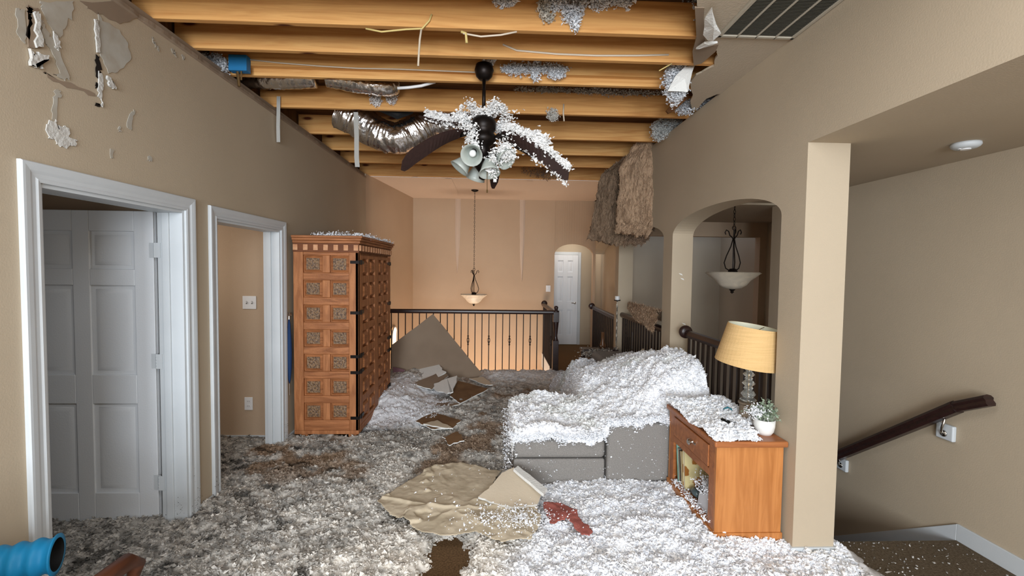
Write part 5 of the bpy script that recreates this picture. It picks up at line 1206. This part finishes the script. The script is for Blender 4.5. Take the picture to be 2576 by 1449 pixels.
# drywall damage on the left wall: peeled paint, gouges, pale patches
def wall_patch(poly, m, x=.001, th=.002, name='peeled_patch'):
    pts = [px(a, c, XL+x) for a, c in poly]; ring = []
    for i in range(len(pts)):
        a, c = pts[i], pts[(i+1) % len(pts)]
        for t in (0, .25, .5, .75): q = a*(1-t)+c*t; ring.append((XL+x, q[1]+(random.uniform(-.008, .008) if t else 0), q[2]+(random.uniform(-.008, .008) if t else 0)))
    return MB().prism(ring, (th, 0, 0)).build(name, m, wl)
PALE = mat('scraped_pale_plaster', (176, 172, 162), .9, c2=(166, 158, 144), scale=(14, 14, 14)); GREYP = mat('exposed_gypsum', (198, 196, 190), .95, bump=.6, bscale=60); DARKH = mat('dark_gap', (28, 20, 15), 1)
wall_patch([(100, 2), (185, 2), (180, 40), (168, 62), (150, 95), (140, 90), (118, 55), (104, 20)], PALE)
wall_patch([(40, 20), (62, 25), (66, 90), (62, 110), (40, 80)], PALE)
wall_patch([(245, 30), (262, 55), (300, 75), (322, 110), (328, 150), (300, 175), (272, 185), (252, 140), (240, 90)], PALE)
wall_patch([(200, 2), (300, 2), (330, 30), (345, 45), (300, 60), (262, 40), (230, 25)], BOARDB, name='faded_patch')
wall_patch([(66, 18), (95, 20), (98, 60), (104, 118), (84, 122), (70, 118)], BOARDB, .002, .003)
wall_patch([(70, 122), (78, 140), (90, 130), (112, 138), (118, 150), (104, 150), (104, 172), (92, 160), (86, 170), (72, 165)], GREYP, .002, .012, 'gypsum_lump')
wall_patch([(84, 30), (96, 34), (104, 118), (88, 120), (86, 60)], GREYP, .003, .010, 'gypsum_lump')
wall_patch([(68, 18), (84, 24), (86, 36), (70, 32)], DARKH, .004, .001, 'dark_gouge')
wall_patch([(70, 34), (80, 36), (82, 60), (72, 110), (68, 70)], DARKH, .004, .001, 'dark_gouge')
wall_patch([(100, 48), (112, 62), (122, 92), (140, 108), (150, 128), (172, 188), (174, 202), (160, 200), (132, 186), (150, 185), (134, 140), (118, 112), (102, 90)], PALE, .002, .003)
wall_patch([(132, 78), (142, 90), (148, 115), (145, 128), (134, 118)], GREYP, .003, .006)
wall_patch([(241, 136), (250, 140), (254, 165), (254, 198), (244, 196), (240, 170)], DARKH, .003, .001, 'dark_gouge')
wall_patch([(240, 208), (247, 212), (246, 222), (240, 220)], DARKH, .003, .001, 'dark_gouge'); wall_patch([(241, 258), (252, 262), (250, 270), (242, 266)], DARKH, .003, .001, 'dark_gouge')
wall_patch([(236, 50), (244, 52), (247, 90), (250, 132), (242, 132), (238, 95)], GREYP, .002, .006)
wall_patch([(246, 178), (256, 190), (254, 230), (257, 270), (248, 245), (244, 225)], GREYP, .002, .005)
wall_patch([(266, 190), (275, 200), (284, 212), (288, 224), (278, 220), (270, 212)], GREYP, .002, .01)
wall_patch([(110, 178), (160, 205), (238, 235), (238, 242), (180, 222), (120, 195)], DARKH if False else BOARDB, .001, .001, 'scored_line')
wall_patch([(138, 226), (152, 228), (153, 246), (144, 252), (142, 300), (130, 300), (134, 250)], PALE)
wall_patch([(116, 312), (138, 300), (146, 326), (152, 318), (162, 316), (174, 334), (172, 345), (192, 352), (188, 368), (174, 360), (166, 374), (150, 368), (138, 352), (120, 348)], GREYP, .001, .004)
wall_patch([(332, 280), (340, 278), (334, 300), (328, 328), (320, 322), (322, 296)], PALE); wall_patch([(297, 320), (304, 322), (304, 331), (298, 330)], PALE)
wall_patch([(276, 376), (286, 380), (284, 398), (278, 398)], PALE); wall_patch([(372, 393), (382, 396), (380, 406), (372, 404)], PALE)
for q in ((380, 95), (386, 106), (392, 114), (430, 122), (436, 128), (456, 138)):
    wall_patch([(q[0], q[1]), (q[0]+6, q[1]+2), (q[0]+9, q[1]+14), (q[0]+4, q[1]+12)], PALE)

# ------------------------------------------------------------------ things at the lower left corner
e = empty('wooden_armchair', (-1.62, 1.3, 0), 'dark brown wooden armchair arm at the lower left corner of the view', 'chair')
DW = mat('dark_brown_stained_wood', (88, 50, 32), .45, c2=(66, 36, 22), scale=(20, 3, 20), wave=True)
MB().box((-1.83, .95, .30), (-1.42, 1.55, .34)).build('seat', DW, e, bevel=.015)
for x, e_, zo in ((-1.835, -.12, -.05), (-1.41, .0, 0)):
    pts = [(x, .98, .49+zo), (x, 1.3, .505+zo), (x, 1.6+e_, .51+zo), (x, 1.73+e_, .50+zo), (x, 1.775+e_, .46+zo), (x, 1.755+e_, .42+zo)]
    MB().tube(pts, [.022, .025, .03, .034, .03, .02], 12).build('armrest', DW, e, smooth=True)
    for y in (1.0, 1.5): MB().box((x-.02, y-.02, 0), (x+.02, y+.02, .48)).build('leg', DW, e, bevel=.006)
MB().box((-1.83, .93, .34), (-1.42, .97, .85)).build('backrest', DW, e, bevel=.01)
bx, by, bz = -1.64, 1.70, .555
R = Matrix.Rotation(math.radians(-90), 3, 'Y'); prof = []; L_ = .26
Rz = Matrix.Rotation(math.radians(24), 3, 'Z')
for i in range(60):
    t = i/59*L_; prof.append((.064+.005*math.cos(t/.052*2*pi)+(.004 if t < .008 else 0), t))
prof = [(.058, .0)]+prof
e = empty('ribbed_blue_tube', (bx, by, bz), 'bright blue ribbed plastic tube with a black hollow end, lower left corner', 'tube')
MB().lathe(prof, (bx, by, bz), 40, Rz @ R, cap=False).build('ribbed_wall', BLUE, e, smooth=True)
MB().lathe([(.060, .0), (.058, .02), (.056, .2), (0, .21)], (bx, by, bz), 40, Rz @ R, cap=False).build('black_lining', BLACK, e, smooth=True)

# flakes on the landing carpet by the stairs, dark specks low on the left door frames
n = 170; q = rng.random((n, 2)); P = np.stack([2.02+.85*q[:, 0]**1.5, 2.2+.39*q[:, 1], np.full(n, .006)], 1)
fluff_obj('insulation_flakes', P, rng.uniform(.003, .009, n), np.clip(rng.uniform(.2, .6, (n, 1))*np.array([1, .97, .92]), 0, .9), 'pale flakes sprinkled on the landing carpet at the top of the stairs', arms=1)
n = 150; P = np.stack([np.full(n, XL+.021), rng.choice([2.83, 2.865, 4.05, 4.08, 3.06], n)+rng.normal(0, .018, n), .07+np.abs(rng.normal(0, .09, n))], 1)
P2 = np.stack([rng.uniform(XL-.13, XL-.01, 60), np.full(60, 2.786), .07+np.abs(rng.normal(0, .07, 60))], 1)
P = np.concatenate([P, P2]); fluff_obj('debris_specks', P, rng.uniform(.0015, .004, len(P)), np.tile(np.array([.07, .055, .04]), (len(P), 1)), 'dark specks of debris splashed low on the white door frames', cat='debris', arms=1)
